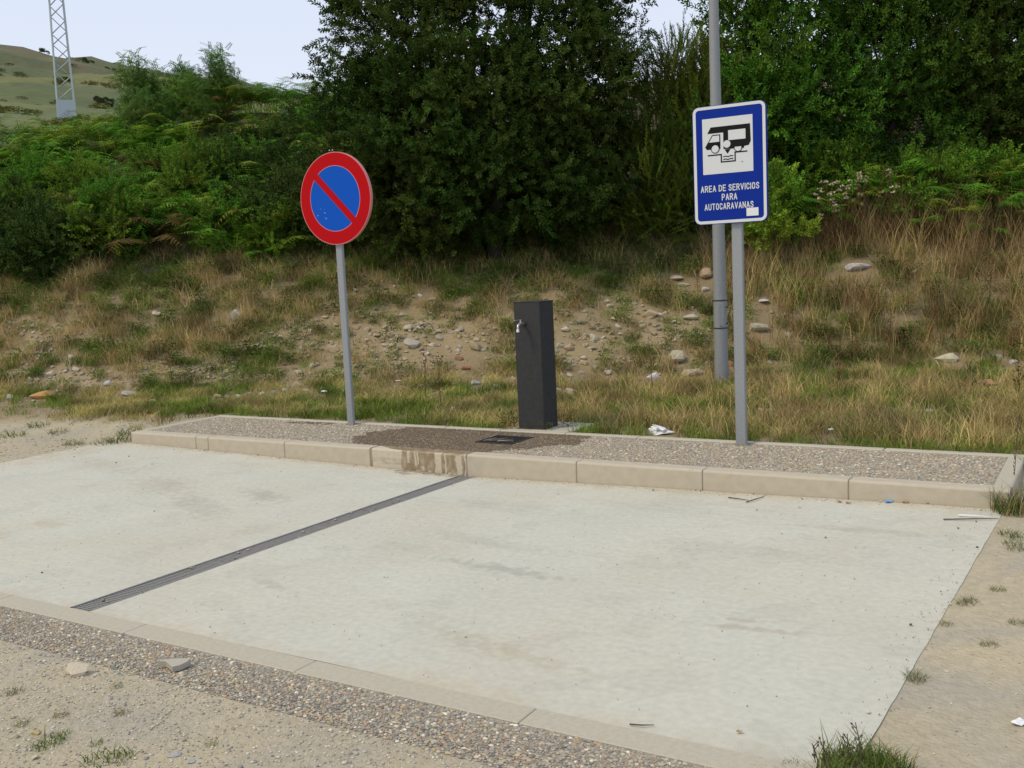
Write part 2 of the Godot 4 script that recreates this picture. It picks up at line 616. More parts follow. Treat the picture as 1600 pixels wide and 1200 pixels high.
func build_bay() -> void:
	var st := SurfaceTool.new()
	st.begin(Mesh.PRIMITIVE_TRIANGLES)
	var first := 0
	var rows := 40
	for side in 2:
		var cols := 44
		for i in rows + 1:
			var z := lerpf(0.004, 3.632, float(i) / rows)
			var x0 := -2.45 if side == 0 else drain_x(z) + 0.078
			var x1 := drain_x(z) - 0.078 if side == 0 else bay_right(z)
			for j in cols + 1:
				var k := float(j) / cols
				var x := lerpf(x0, x1, k)
				var rough_edge := 0.0
				if side == 0 and j == 0 or side == 1 and j == cols: rough_edge = wide.get_noise_2d(z * 500, side * 90) * 0.005
				st.set_uv(Vector2((x + 2.46) / 8.38, z / 3.66))
				st.add_vertex(Vector3(x + rough_edge, dip(x, z) + wide.get_noise_2d(x * 35, z * 35) * 0.003, z))
		for i in rows:
			for j in cols:
				var a := first + i * (cols + 1) + j
				for q in [a, a + 1, a + cols + 2, a, a + cols + 2, a + cols + 1]: st.add_index(q)
		first += (rows + 1) * (cols + 1)
	st.generate_normals()
	var m := StandardMaterial3D.new()
	m.albedo_texture = bay_texture()
	m.roughness = 0.88
	m.detail_enabled = true
	m.detail_blend_mode = BaseMaterial3D.BLEND_MODE_MUL
	m.detail_uv_layer = BaseMaterial3D.DETAIL_UV_2
	m.detail_albedo = noise_tex(41, 0.12, Color(0.7, 0.695, 0.68), Color(1, 1, 1), 4)
	m.uv2_triplanar = true
	m.uv2_world_triplanar = true
	m.uv2_scale = Vector3.ONE * 3.1
	struct_("concrete_bay", st.commit(), m)
	var e := begin()      # the sides of the slab
	for s in 40:
		var z0 := lerpf(0.004, 3.632, s / 40.0)
		var z1 := lerpf(0.004, 3.632, (s + 1) / 40.0)
		var r0 := wide.get_noise_2d(z0 * 500, 90) * 0.005
		var r1 := wide.get_noise_2d(z1 * 500, 90) * 0.005
		quad(e, Vector3(bay_right(z0) + r0, dip(5.9, z0), z0), Vector3(bay_right(z1) + r1, dip(5.9, z1), z1), Vector3(bay_right(z1) + r1, -0.15, z1), Vector3(bay_right(z0) + r0, -0.15, z0))
		quad(e, Vector3(drain_x(z0) - 0.078, dip(2.0, z0), z0), Vector3(drain_x(z1) - 0.078, dip(2.0, z1), z1), Vector3(drain_x(z1) - 0.078, -0.2, z1), Vector3(drain_x(z0) - 0.078, -0.2, z0))
		quad(e, Vector3(drain_x(z1) + 0.078, dip(2.0, z1), z1), Vector3(drain_x(z0) + 0.078, dip(2.0, z0), z0), Vector3(drain_x(z0) + 0.078, -0.2, z0), Vector3(drain_x(z1) + 0.078, -0.2, z1))
	struct_("bay_edge", done(e), M.joint)
	build_drain()
	# grit, leaf scraps and little stones lying about on the slab
	rng.seed = 77
	var places := []
	var tints := PackedColorArray()
	for i in 2600:
		var x := rng.randf_range(-2.4, 5.85)
		var z := rng.randf_range(0.03, 3.6)
		var roll := rng.randf()
		if roll < 0.4: z = 0.015 + absf(rng.randfn(0, 0.05))
		elif roll < 0.52: x = -2.4 + absf(rng.randfn(0, 0.5))
		elif roll < 0.6: x = 5.88 - absf(rng.randfn(0, 0.08))
		var s := rng.randf_range(0.0014, 0.0034) if rng.randf() < 0.975 else rng.randf_range(0.004, 0.009)
		places.append(Transform3D(Basis.from_euler(Vector3(rng.randf(), rng.randf() * TAU, rng.randf())).scaled(Vector3(s, s * 0.6, s)), Vector3(x, dip(x, z) + s * 0.3 + 0.002, z)))
		tints.append([Color(0.16, 0.12, 0.08), Color(0.5, 0.4, 0.25), Color(0.3, 0.24, 0.17), Color(0.55, 0.5, 0.42), Color(0.1, 0.09, 0.08)][rng.randi() % 5])
	tag(many("loose_grit", pebble_mesh(1), M.pebble, places, tints, self), "scattered grit and small stones lying on the concrete bay", "grit")

func build_drain() -> void:
	var o := thing("drain_channel", Vector3(0, 0, 0), 0, "long narrow metal drain grating crossing the concrete bay to the kerb", "drain")
	var st := begin()
	quad(st, Vector3(1.9, -0.19, 0.0), Vector3(2.25, -0.19, 0.0), Vector3(2.25, -0.19, 3.64), Vector3(1.9, -0.19, 3.64))
	part("channel", done(st), M.pit, o)
	for s in [-1.0, 1.0]:
		var f := begin()
		for i in 12:
			var z0 := lerpf(0.004, 3.62, i / 12.0)
			var z1 := lerpf(0.004, 3.62, (i + 1) / 12.0)
			var a := Vector3(drain_x(z0) + s * 0.071, dip(2.0, z0) + 0.001, z0)
			var b := Vector3(drain_x(z1) + s * 0.071, dip(2.0, z1) + 0.001, z1)
			var w := Vector3(0.005, 0, 0)
			var dn := Vector3(0, -0.03, 0)
			quad(f, a - w, a + w, b + w, b - w)
			quad(f, a - w, b - w, b - w + dn, a - w + dn)
			quad(f, a + w, a + w + dn, b + w + dn, b + w)
		part("frame", done(f), M.grate, o)
	for seg in 4:
		var g := begin()
		var za := 0.008 + seg * 0.905
		var zb := za + 0.897
		var n := 44
		for i in n + 1:     # cross bars
			var z := lerpf(za, zb, float(i) / n)
			var y := dip(2.0, z) - 0.004
			var cx := drain_x(z)
			quad(g, Vector3(cx - 0.066, y, z - 0.0045), Vector3(cx + 0.066, y, z - 0.0045), Vector3(cx + 0.066, y, z + 0.0045), Vector3(cx - 0.066, y, z + 0.0045))
			quad(g, Vector3(cx - 0.066, y, z + 0.0045), Vector3(cx + 0.066, y, z + 0.0045), Vector3(cx + 0.066, y - 0.018, z + 0.0045), Vector3(cx - 0.066, y - 0.018, z + 0.0045))
			quad(g, Vector3(cx + 0.066, y, z - 0.0045), Vector3(cx - 0.066, y, z - 0.0045), Vector3(cx - 0.066, y - 0.018, z - 0.0045), Vector3(cx + 0.066, y - 0.018, z - 0.0045))
		for k in 3:         # rails along
			var off := lerpf(-0.061, 0.061, k / 2.0)
			var a := Vector3(drain_x(za) + off, dip(2.0, za) - 0.006, za)
			var b := Vector3(drain_x(zb) + off, dip(2.0, zb) - 0.006, zb)
			var w := Vector3(0.003, 0, 0)
			var dn := Vector3(0, -0.02, 0)
			quad(g, a - w, a + w, b + w, b - w)
			quad(g, a - w, b - w, b - w + dn, a - w + dn)
			quad(g, a + w, a + w + dn, b + w + dn, b + w)
		part("grate", done(g), M.grate, o)
	rng.seed = 78
	var places := []
	var tints := PackedColorArray()
	for i in 34:
		var z := rng.randf_range(0.05, 3.55)
		var s := rng.randf_range(0.004, 0.010)
		places.append(Transform3D(Basis(Vector3.UP, rng.randf() * TAU).scaled(Vector3(s * 1.3, s * 0.7, s)), Vector3(drain_x(z) + rng.randf_range(-0.06, 0.06), dip(2.0, z) + s * 0.3, z)))
		tints.append(Color(0.42, 0.38, 0.32) * rng.randf_range(0.5, 1.1))
	many("trapped_stones", pebble_mesh(2), M.pebble, places, tints, o)

# ------------------------------------------------------------------ pebbles and rocks
func ball(seed_: int, level: int, rough: float, cuts: int) -> Array:
	# points on an octahedron ball, knocked about; returns [points, faces]
	var r := RandomNumberGenerator.new()
	r.seed = seed_
	var pts := [Vector3.RIGHT, Vector3.LEFT, Vector3.UP, Vector3.DOWN, Vector3.BACK, Vector3.FORWARD]
	var faces := []
	for sx in [0, 1]:
		for sy in [2, 3]:
			for sz in [4, 5]:
				faces.append([sx, sy, sz])
	for l in level:
		var mids := {}
		var next := []
		for f in faces:
			var m := []
			for e in 3:
				var a: int = f[e]
				var b: int = f[(e + 1) % 3]
				var key := Vector2i(mini(a, b), maxi(a, b))
				if not mids.has(key):
					mids[key] = pts.size()
					pts.append(((pts[a] + pts[b]) as Vector3).normalized())
				m.append(mids[key])
			next.append([f[0], m[0], m[2]])
			next.append([m[0], f[1], m[1]])
			next.append([m[2], m[1], f[2]])
			next.append([m[0], m[1], m[2]])
		faces = next
	var n := FastNoiseLite.new()
	n.seed = seed_
	n.frequency = 0.8
	var planes := []
	for c in cuts:
		planes.append([Vector3(r.randfn(), r.randfn(), r.randfn()).normalized(), r.randf_range(0.38, 0.8)])
	for i in pts.size():
		var p: Vector3 = pts[i]
		p *= 1.0 + n.get_noise_3dv(p * 1.5) * rough
		for c in planes:
			var over: float = p.dot(c[0]) - c[1]
			if over > 0: p -= c[0] * over * 0.9
		pts[i] = p
	return [pts, faces]

func stone_mesh(seed_: int, level: int, rough: float, cuts: int, smooth_: bool) -> ArrayMesh:
	var b := ball(seed_, level, rough, cuts)
	var st := SurfaceTool.new()
	st.begin(Mesh.PRIMITIVE_TRIANGLES)
	st.set_smooth_group(0 if smooth_ else -1)
	for f in b[1]:
		var p: Vector3 = b[0][f[0]]
		var q: Vector3 = b[0][f[1]]
		var r: Vector3 = b[0][f[2]]
		st.set_color(Color.WHITE)
		if (q - p).cross(r - p).dot(p + q + r) > 0: tri(st, p, r, q)
		else: tri(st, p, q, r)
	return done(st)

func pebble_mesh(seed_: int) -> ArrayMesh:
	return stone_mesh(seed_ + 100, 1, 0.6, 5, true)

func pebble_tint() -> Color:
	var c: Color = [Color(0.20, 0.205, 0.20), Color(0.24, 0.235, 0.22), Color(0.30, 0.25, 0.18), Color(0.25, 0.19, 0.15), Color(0.14, 0.14, 0.145), Color(0.33, 0.30, 0.25), Color(0.23, 0.2, 0.17), Color(0.27, 0.25, 0.215)][rng.randi() % 8]
	if rng.randf() < 0.035: c = Color(0.48, 0.46, 0.42)
	return Color(c.r * 1.45, c.g * 1.39, c.b * 1.25) * rng.randf_range(0.85, 1.15)

# pebbles set in mortar over a rectangle, on a jittered grid
func aggregate(parent: Node, x0: float, x1: float, z0: float, z1: float, y: float, step: float, size: float, skip: Callable, wet: Callable) -> void:
	var places := [[], [], [], []]
	var tints := [PackedColorArray(), PackedColorArray(), PackedColorArray(), PackedColorArray()]
	var z := z0 + size * 0.4
	while z < z1 - size * 0.3:
		var x := x0 + size * 0.4
		while x < x1 - size * 0.3:
			var px := x + rng.randf_range(-0.4, 0.4) * step
			var pz := z + rng.randf_range(-0.4, 0.4) * step
			x += step
			if px < x0 + size * 0.3 or px > x1 - size * 0.3 or pz < z0 + size * 0.3 or pz > z1 - size * 0.3: continue
			if rng.randf() < 0.12 or skip.call(px, pz): continue
			var s := size * rng.randf_range(0.3, 0.8)
			var t := Transform3D(Basis.from_euler(Vector3(rng.randf_range(-0.3, 0.3), rng.randf() * TAU, rng.randf_range(-0.3, 0.3))).scaled(Vector3(s * rng.randf_range(0.8, 1.5), s * 0.55, s)), Vector3(px, y + rng.randf_range(-0.3, -0.02) * s, pz))
			var k := rng.randi() % 2
			var c := pebble_tint()
			if wet.call(px, pz):
				k += 2
				c = Color(c.r * 0.44 + 0.008, c.g * 0.40 + 0.004, c.b * 0.36)
			places[k].append(t)
			tints[k].append(c)
		z += step
	for k in 4:
		if places[k].size():
			many("pebbles" if k < 2 else "wet_pebbles", pebble_mesh(3 + k % 2), M.pebble if k < 2 else M.wet_pebble, places[k], tints[k], parent)

# ------------------------------------------------------------------ the raised island
var wet_outline := PackedVector2Array([Vector2(0.98, -0.08), Vector2(0.62, -0.16), Vector2(0.44, -0.45), Vector2(0.42, -0.75), Vector2(0.55, -1.0), Vector2(0.68, -1.24), Vector2(1.6, -1.3), Vector2(2.45, -1.3), Vector2(2.62, -0.95), Vector2(2.6, -0.7), Vector2(2.42, -0.5), Vector2(2.2, -0.36), Vector2(2.1, -0.2), Vector2(2.05, -0.08)])

func is_wet(x: float, z: float) -> bool:
	if x < 0.3 or x > 2.75: return x > -0.95 and x < -0.35 and absf(z + 1.06) < 0.07 and fine.get_noise_2d(x * 400, z * 400) > -0.2
	var j := Vector2(fine.get_noise_2d(x * 250, z * 250), fine.get_noise_2d(x * 250 + 99, z * 250)) * 0.1
	j += Vector2(rng.randfn(), rng.randfn()) * 0.012
	return Geometry2D.is_point_in_polygon(Vector2(x, z) + j, wet_outline)

func kerb_profile(depth: float) -> Array:
	# from the back of the top, over the bevel, down the face: [z, y]
	return [[-depth, -0.12], [-depth, TOP - 0.002], [-depth + 0.004, TOP], [-0.020, TOP], [-0.012, TOP - 0.003], [-0.006, TOP - 0.008], [-0.002, TOP - 0.016], [0.0, -0.16]]

func kerb_stone(x0: float, x1: float, prof: Array, uv := false) -> ArrayMesh:
	var st := SurfaceTool.new()
	st.begin(Mesh.PRIMITIVE_TRIANGLES)
	st.set_smooth_group(-1)
	var c := 0.004
	var xs := [x0, x0 + c, x1 - c, x1]
	for i in prof.size() - 1:
		for j in 3:
			var q := []
			for k in [[j, i], [j + 1, i], [j + 1, i + 1], [j, i + 1]]:
				var end: bool = k[0] == 0 or k[0] == 3
				var z: float = prof[k[1]][0]
				var y: float = prof[k[1]][1]
				if end:
					z = clampf(z, prof[0][0] + c, -c)
					y = minf(y, TOP - c)
				q.append(Vector3(xs[k[0]], y, z))
			var v := [0.0, 0.0, 0.0, 0.3, 0.34, 0.38, 0.42, 1.3]
			var uvs := [Vector2(xs[j] - x0, v[i]), Vector2(xs[j + 1] - x0, v[i]), Vector2(xs[j + 1] - x0, v[i + 1]), Vector2(xs[j] - x0, v[i + 1])]
			for k in [0, 1, 2, 0, 2, 3]:
				if uv: st.set_uv(Vector2(uvs[k].x / (x1 - x0), uvs[k].y))
				st.add_vertex(q[k])
	var ends := PackedVector2Array()
	for p in prof: ends.append(Vector2(clampf(p[0], prof[0][0] + c, -c), minf(p[1], TOP - c)))
	var idx := Geometry2D.triangulate_polygon(ends)
	for x in [x0, x1]:
		for k in range(0, idx.size(), 3):
			tri(st, Vector3(x, ends[idx[k]].y, ends[idx[k]].x), Vector3(x, ends[idx[k + 1]].y, ends[idx[k + 1]].x), Vector3(x, ends[idx[k + 2]].y, ends[idx[k + 2]].x))
	return done(st)

# water running down the kerb: where the stone is wet
func wet_kerb_material() -> StandardMaterial3D:
	var w := 512
	var h := 256
	var im := Image.create(w, h, false, Image.FORMAT_RGB8)
	var rough := Image.create(w, h, false, Image.FORMAT_R8)
	var n := FastNoiseLite.new()
	n.seed = 12
	n.frequency = 0.02
	n.fractal_octaves = 4
	var dry_runs := [[0.395, 0.42, 0.36, 0.72], [0.475, 0.49, 0.4, 0.78], [0.5, 0.515, 0.4, 0.74], [0.685, 0.752, 0.36, 0.97], [0.78, 0.795, 0.36, 0.98], [0.9, 0.958, 0.42, 0.95], [0.985, 1.0, 0.36, 1.0], [0.55, 0.575, 0.8, 0.9], [0.61, 0.64, 0.88, 0.96], [0.49, 0.53, 0.9, 0.97], [0.81, 0.84, 0.9, 0.98], [0.86, 0.885, 0.91, 0.98]]
	for y in h:
		var v := float(y) / h
		for x in w:
			var u := float(x) / w
			var wob := n.get_noise_2d(x * 0.7, y * 0.35) * 0.03
			var line := lerpf(0.05, 0.62, smoothstep(0.0, 0.34, u + wob))     # the dry hump at the near side
			var wet := 1.0 if v < 0.37 and v < line * 1.4 or u > 0.335 + wob else 0.0
			if u < 0.335 + wob: wet = 1.0 if v < 0.3 * smoothstep(0.02, 0.3, u + wob) + 0.04 else 0.0
			for r in dry_runs:
				if u + wob * 0.5 > r[0] and u + wob * 0.5 < r[1] and v + wob > r[2] and v + wob < r[3]: wet = 0.0
			if u < 0.02: wet = 1.0
			var g := 1.0 + n.get_noise_2d(x * 2, y * 2) * 0.12
			var dry := Color(0.50, 0.44, 0.345)
			if u < 0.33 and v > 0.62 and v < 0.8: dry = dry.lerp(Color(0.3, 0.27, 0.2), clampf(0.3 + n.get_noise_2d(x * 0.6, y * 2) * 0.8, 0, 1))
			var damp := wet * clampf(0.85 + n.get_noise_2d(x * 1.5 + 40, y * 0.5) * 0.6, 0.3, 1.0)
			var c := dry.lerp(Color(0.25, 0.185, 0.105), damp)
			im.set_pixel(x, y, Color(c.r * g, c.g * g, c.b * g).linear_to_srgb())
			rough.set_pixel(x, y, Color(0.85 if wet < 0.5 else 0.35, 0, 0))
	var m := StandardMaterial3D.new()
	m.albedo_texture = ImageTexture.create_from_image(im)
	m.roughness = 1.0
	m.roughness_texture = ImageTexture.create_from_image(rough)
	m.texture_repeat = false
	return m

func build_island() -> void:
	rng.seed = 101
	# front kerb, stone by stone
	var kerb := thing("kerb", Vector3.ZERO, 0, "raised tan concrete kerb round the pebbled island, stained wet below the gully", "kerb")
	var joints := [-2.13, -1.17, -1.0, 0.0, 1.0, 2.0, 3.0, 4.0, 5.0, 5.95]
	for i in joints.size() - 1:
		var wet: bool = joints[i] == 1.0
		var o := part("kerb_stone", kerb_stone(joints[i] + 0.004, joints[i + 1] - 0.004, kerb_profile(0.13), wet), wet_kerb_material() if wet else M.kerb, kerb)
		if wet: o.set_meta("label", "kerb stone with wet brown streaks down its face")
		if i > 0: part("joint", soft_box_mesh(Vector3(joints[i] - 0.0039, -0.14, -0.125), Vector3(joints[i] + 0.0039, TOP - 0.004, -0.003), 0.001), M.joint, kerb)
	# side and back kerbs, flush with the pebbles
	for r in [[-2.13, -1.13, -2.03, -0.132], [5.84, -1.13, 5.95, -0.132]]:
		part("kerb_stone", soft_box_mesh(Vector3(r[0], -0.12, r[1]), Vector3(r[2], TOP, r[3]), 0.008), M.pale_kerb, kerb)
	var bx := [-2.13, -1.0, 0.0, 1.0, 1.62, 2.3, 3.0, 4.0, 5.0, 5.95]
	for i in bx.size() - 1:
		part("kerb_stone", soft_box_mesh(Vector3(bx[i] + 0.002, -0.12, -1.21), Vector3(bx[i + 1] - 0.002, TOP + 0.002, -1.132), 0.008), M.pale_kerb, kerb)
	# the bed in which the pebbles are set, open at the gully
	var st := begin()
	var y := TOP - 0.011
	for r in [[-2.03, 1.72, -1.131, -0.129], [2.1, 5.84, -1.131, -0.129], [1.72, 2.1, -1.131, -0.92], [1.72, 2.1, -0.55, -0.129]]:
		quad(st, Vector3(r[0], y, r[2]), Vector3(r[1], y, r[2]), Vector3(r[1], y, r[3]), Vector3(r[0], y, r[3]))
	var bed := struct_("pebbled_pavement", done(st), M.mortar)
	aggregate(bed, -2.03, 5.84, -1.13, -0.13, y + 0.002, 0.0135, 0.0155,
		func(x: float, z: float) -> bool: return x > 1.71 and x < 2.11 and z > -0.93 and z < -0.54, is_wet)
	# gully grate
	var g := thing("gully_grate", Vector3(1.91, TOP, -0.735), 0, "square black iron gully grate with straw caught in its bars, before the tap pillar", "grate")
	var pit := begin()
	for s in 4:
		var a := Basis(Vector3.UP, s * PI / 2)
		quad(pit, a * Vector3(-0.19, -0.012, 0.185), a * Vector3(0.19, -0.012, 0.185), a * Vector3(0.19, -0.22, 0.185), a * Vector3(-0.19, -0.22, 0.185))
	quad(pit, Vector3(-0.19, -0.22, -0.19), Vector3(0.19, -0.22, -0.19), Vector3(0.19, -0.22, 0.19), Vector3(-0.19, -0.22, 0.19))
	part("pit", done(pit), M.pit, g)
	for s in 4:
		var fr := part("frame", soft_box_mesh(Vector3(-0.19, -0.03, 0.168), Vector3(0.166, -0.004, 0.19), 0.002), M.iron, g)
		fr.rotation.y = s * PI / 2
	for k in 11:
		var bar := part("bar", soft_box_mesh(Vector3(-0.0065, -0.028, -0.166), Vector3(0.0065, -0.007, 0.166), 0.002), M.iron, g)
		bar.position.x = lerpf(-0.148, 0.148, k / 10.0)
	var straw := thing("straw_wisp", Vector3(1.9, TOP, -0.7), 0, "wisp of pale straw and white scraps caught on the gully grate", "straw")
	for k in 9:
		var a := rng.randf_range(-0.5, 0.9)
		var p0 := Vector3(rng.randf_range(-0.14, 0.06), 0.004, rng.randf_range(-0.02, 0.12))
		var len_ := rng.randf_range(0.06, 0.17)
		var sb := begin()
		tube(sb, [p0, p0 + Vector3(cos(a), 0.05, -sin(a)) * len_ * 0.5, p0 + Vector3(cos(a + 0.2), 0.02, -sin(a + 0.3)) * len_], [0.0013, 0.0012, 0.0007], 4)
		part("straw", done(sb), M.straw, straw)
	# small slab behind, on which the pillar stands
	part("concrete_footing", soft_box_mesh(Vector3(1.64, -0.1, -1.74), Vector3(2.29, TOP + 0.001, -1.214), 0.01), M.pale_kerb, self)
	tag(get_node("concrete_footing"), "small flat concrete footing jutting behind the kerb under the tap pillar", "footing")

# ------------------------------------------------------------------ flush kerb and pebble strip on the near side
func build_near_strip() -> void:
	rng.seed = 102
	var kerb := thing("flush_kerb", Vector3.ZERO, 0, "pale flush kerb of flat concrete stones along the pebble strip", "kerb")
	var x := -3.67
	for i in 12:
		part("kerb_stone", soft_box_mesh(Vector3(x + 0.0015, -0.12, 3.636), Vector3(x + 1.0485, 0.004, 3.765), 0.003), M.pale_kerb, kerb)
		x += 1.05
	var st := begin()
	quad(st, Vector3(-4, -0.001, 3.766), Vector3(8, -0.001, 3.766), Vector3(8, -0.003, 4.06), Vector3(-4, -0.003, 4.06))
	var bed := struct_("pebble_strip", done(st), M.mortar)
	var none := func(_x: float, _z: float) -> bool: return false
	aggregate(bed, 0.6, 6.4, 3.766, 4.06, 0.0005, 0.0108, 0.0125, none, none)

# ------------------------------------------------------------------ tap pillar
func build_pillar() -> void:
	var o := thing("tap_pillar", Vector3(1.885, TOP, -1.4), 0.0, "dark slate-grey metal pillar with a small tap, on the concrete footing", "pillar")
	part("body", soft_box_mesh(Vector3(-0.137, -0.01, -0.115), Vector3(0.137, 1.17, 0.14), 0.004), M.corten, o)
	part("access_panel", soft_box_mesh(Vector3(-0.125, 0.03, 0.138), Vector3(0.125, 0.175, 0.143), 0.001), M.corten, o)
	var cap := part("cap", soft_box_mesh(Vector3(-0.14, 1.166, -0.118), Vector3(0.14, 1.174, 0.143), 0.003), M.corten, o)
	cap.rotation.y = 0.0
	var y := 0.975
	var tap := part("tap", smooth_tube([Vector3(-0.03, y, 0.13), Vector3(-0.03, y, 0.2), Vector3(-0.03, y - 0.002, 0.235), Vector3(-0.03, y - 0.012, 0.252), Vector3(-0.03, y - 0.045, 0.258)], [0.0115, 0.0115, 0.012, 0.0115, 0.0095], 12), M.chrome, o)
	part("flange", smooth_tube([Vector3(-0.03, y, 0.139), Vector3(-0.03, y, 0.15)], [0.024, 0.022], 16), M.iron, tap)
	part("spout", smooth_tube([Vector3(-0.03, y - 0.043, 0.258), Vector3(-0.03, y - 0.07, 0.26)], [0.0125, 0.014], 12), M.plastic, tap)
	part("spindle", smooth_tube([Vector3(-0.03, y, 0.205), Vector3(-0.03, y + 0.04, 0.207)], [0.011, 0.008], 10), M.chrome, tap)
	part("handle", soft_box_mesh(Vector3(-0.036, y + 0.036, 0.195), Vector3(-0.024, y + 0.043, 0.31), 0.003), M.chrome, tap)

# ------------------------------------------------------------------ signs
func post(o: Node, w: float, d: float, h: float, lean := 0.0) -> void:
	var p := part("post", soft_box_mesh(Vector3(-w / 2, -0.05, -d / 2), Vector3(w / 2, h, d / 2), 0.007), M.steel, o)
	p.rotation.z = lean
	part("collar", soft_box_mesh(Vector3(-w / 2 - 0.012, -0.01, -d / 2 - 0.012), Vector3(w / 2 + 0.012, 0.002, d / 2 + 0.012), 0.002), M.joint, o)

func build_no_parking() -> void:
	var o := thing("no_parking_sign", Vector3(-0.115, TOP, -1.08), 0.0, "round red and blue no parking sign on a grey steel post", "traffic sign")
	post(o, 0.08, 0.04, 2.5, 0.003)
	var c := Vector2(0.0, 2.245)
	var z := 0.045
	var st := begin()
	slab_of(st, circle(0, 0, 0.46, 64), -0.012, 0.0)
	ring_of(st, circle(0, 0, 0.463, 64), circle(0, 0, 0.449, 64), -0.03, 0.002)
	var disc := part("disc", done(st), M.pale_edge, o)
	disc.position = Vector3(c.x + 0.012, c.y - 0.004, z)
	disc.scale = Vector3(0.97, 0.97, 1.0)
	st = begin()
	ring_of(st, circle(0, 0, 0.455, 72), circle(0, 0, 0.33, 72), 0.001, 0.0035)
	part("red_rim", done(st), M.red, disc)
	st = begin()
	slab_of(st, circle(0, 0, 0.325, 72), 0.001, 0.0025)
	part("blue_face", done(st), M.disc_blue, disc)
	st = begin()
	ring_of(st, circle(0, 0, 0.33, 72), circle(0, 0, 0.324, 72), 0.001, 0.003)
	part("pale_line", done(st), M.pale_edge, disc)
	st = begin()
	var a := Vector2(-1, 1).normalized()
	var n := Vector2(1, 1).normalized()
	var ends := []
	for s in [[1, 1], [1, -1], [-1, -1], [-1, 1]]:
		ends.append(a * s[0] * sqrt(0.333 * 0.333 - 0.036 * 0.036) + n * s[1] * 0.036)
	slab_of(st, PackedVector2Array(ends), 0.0015, 0.0042)
	part("red_bar", done(st), M.red, disc)
	rng.seed = 55
	for k in 7:
		st = begin()
		slab_of(st, circle(rng.randf_range(-0.28, -0.12), rng.randf_range(-0.2, -0.06), rng.randf_range(0.0025, 0.005), 6), 0.0015, 0.0031)
		part("paint_chip", done(st), M.white, disc)
	for s in [-1.0, 1.0]:
		part("clamp", soft_box_mesh(Vector3(-0.06, 2.25 + s * 0.2 - 0.02, -0.03), Vector3(0.06, 2.25 + s * 0.2 + 0.02, 0.03), 0.003), M.steel, o)
	for k in [-0.03, 0.01]:
		part("rivet", smooth_tube([Vector3(c.x + k, c.y + 0.46, z - 0.012), Vector3(c.x + k, c.y + 0.47, z - 0.012)], [0.006, 0.004], 8), M.white, disc if false else o)

# road-sign capitals as strokes in a box one unit high; no stroke closes on itself
const STROKES := {
	"A": [[0, 0, 0.28, 1, 0.56, 0], [0.1, 0.3, 0.46, 0.3]],
	"R": [[0, 0, 0, 1], [0, 1, 0.3, 1, 0.46, 0.93, 0.52, 0.76, 0.46, 0.59, 0.3, 0.52, 0, 0.52], [0.26, 0.52, 0.53, 0]],
	"E": [[0.5, 1, 0, 1, 0, 0, 0.5, 0], [0, 0.52, 0.42, 0.52]],
	"D": [[0, 0, 0, 1], [0, 1, 0.25, 1, 0.45, 0.9, 0.54, 0.7, 0.54, 0.3, 0.45, 0.1, 0.25, 0, 0, 0]],
	"S": [[0.5, 0.8, 0.42, 0.95, 0.26, 1, 0.1, 0.95, 0.02, 0.8, 0.06, 0.65, 0.26, 0.53, 0.46, 0.41, 0.52, 0.25, 0.44, 0.06, 0.26, 0, 0.08, 0.05, 0, 0.2]],
	"V": [[0, 1, 0.28, 0, 0.56, 1]],
	"I": [[0, 0, 0, 1]],
	"C": [[0.5, 0.76, 0.44, 0.93, 0.27, 1, 0.1, 0.94, 0.02, 0.74, 0.02, 0.26, 0.1, 0.06, 0.27, 0, 0.44, 0.07, 0.5, 0.24]],
	"O": [[0.27, 1, 0.1, 0.94, 0.02, 0.74, 0.02, 0.26, 0.1, 0.06, 0.27, 0], [0.26, 1, 0.44, 0.94, 0.52, 0.74, 0.52, 0.26, 0.44, 0.06, 0.26, 0]],
	"P": [[0, 0, 0, 1], [0, 1, 0.3, 1, 0.46, 0.93, 0.52, 0.74, 0.46, 0.55, 0.3, 0.47, 0, 0.47]],
	"U": [[0, 1, 0, 0.26, 0.08, 0.06, 0.27, 0, 0.46, 0.06, 0.54, 0.26, 0.54, 1]],
	"T": [[0, 1, 0.54, 1], [0.27, 1, 0.27, 0]],
	"N": [[0, 0, 0, 1, 0.54, 0, 0.54, 1]]}

func text(t: String, height: float, width: float, parent: Node, at: Vector3) -> void:
	var st := begin()
	var x := 0.0
	var shapes := []
	for ch in t:
		if ch == " ":
			x += 0.42
			continue
		var most := 0.0
		var level := 0
		for line in STROKES[ch]:
			var p := PackedVector2Array()
			for k in range(0, line.size(), 2):
				p.append(Vector2(x + line[k], line[k + 1]) * 100.0)
				most = maxf(most, line[k])
			for o in Geometry2D.offset_polyline(p, 9.0, Geometry2D.JOIN_ROUND, Geometry2D.END_SQUARE): shapes.append([o, level])
			level += 1
		x += most + 0.34
	x -= 0.34
	for e in shapes:
		var o := PackedVector2Array()
		for v in e[0]: o.append(Vector2((v.x / 100.0 / x - 0.5) * width, (v.y / 100.0 - 0.5) * height))
		slab_of(st, o, 0.0, 0.0015 + 0.0003 * e[1])
	var part_ := part("lettering", done(st), M.white, parent)
	part_.position = at

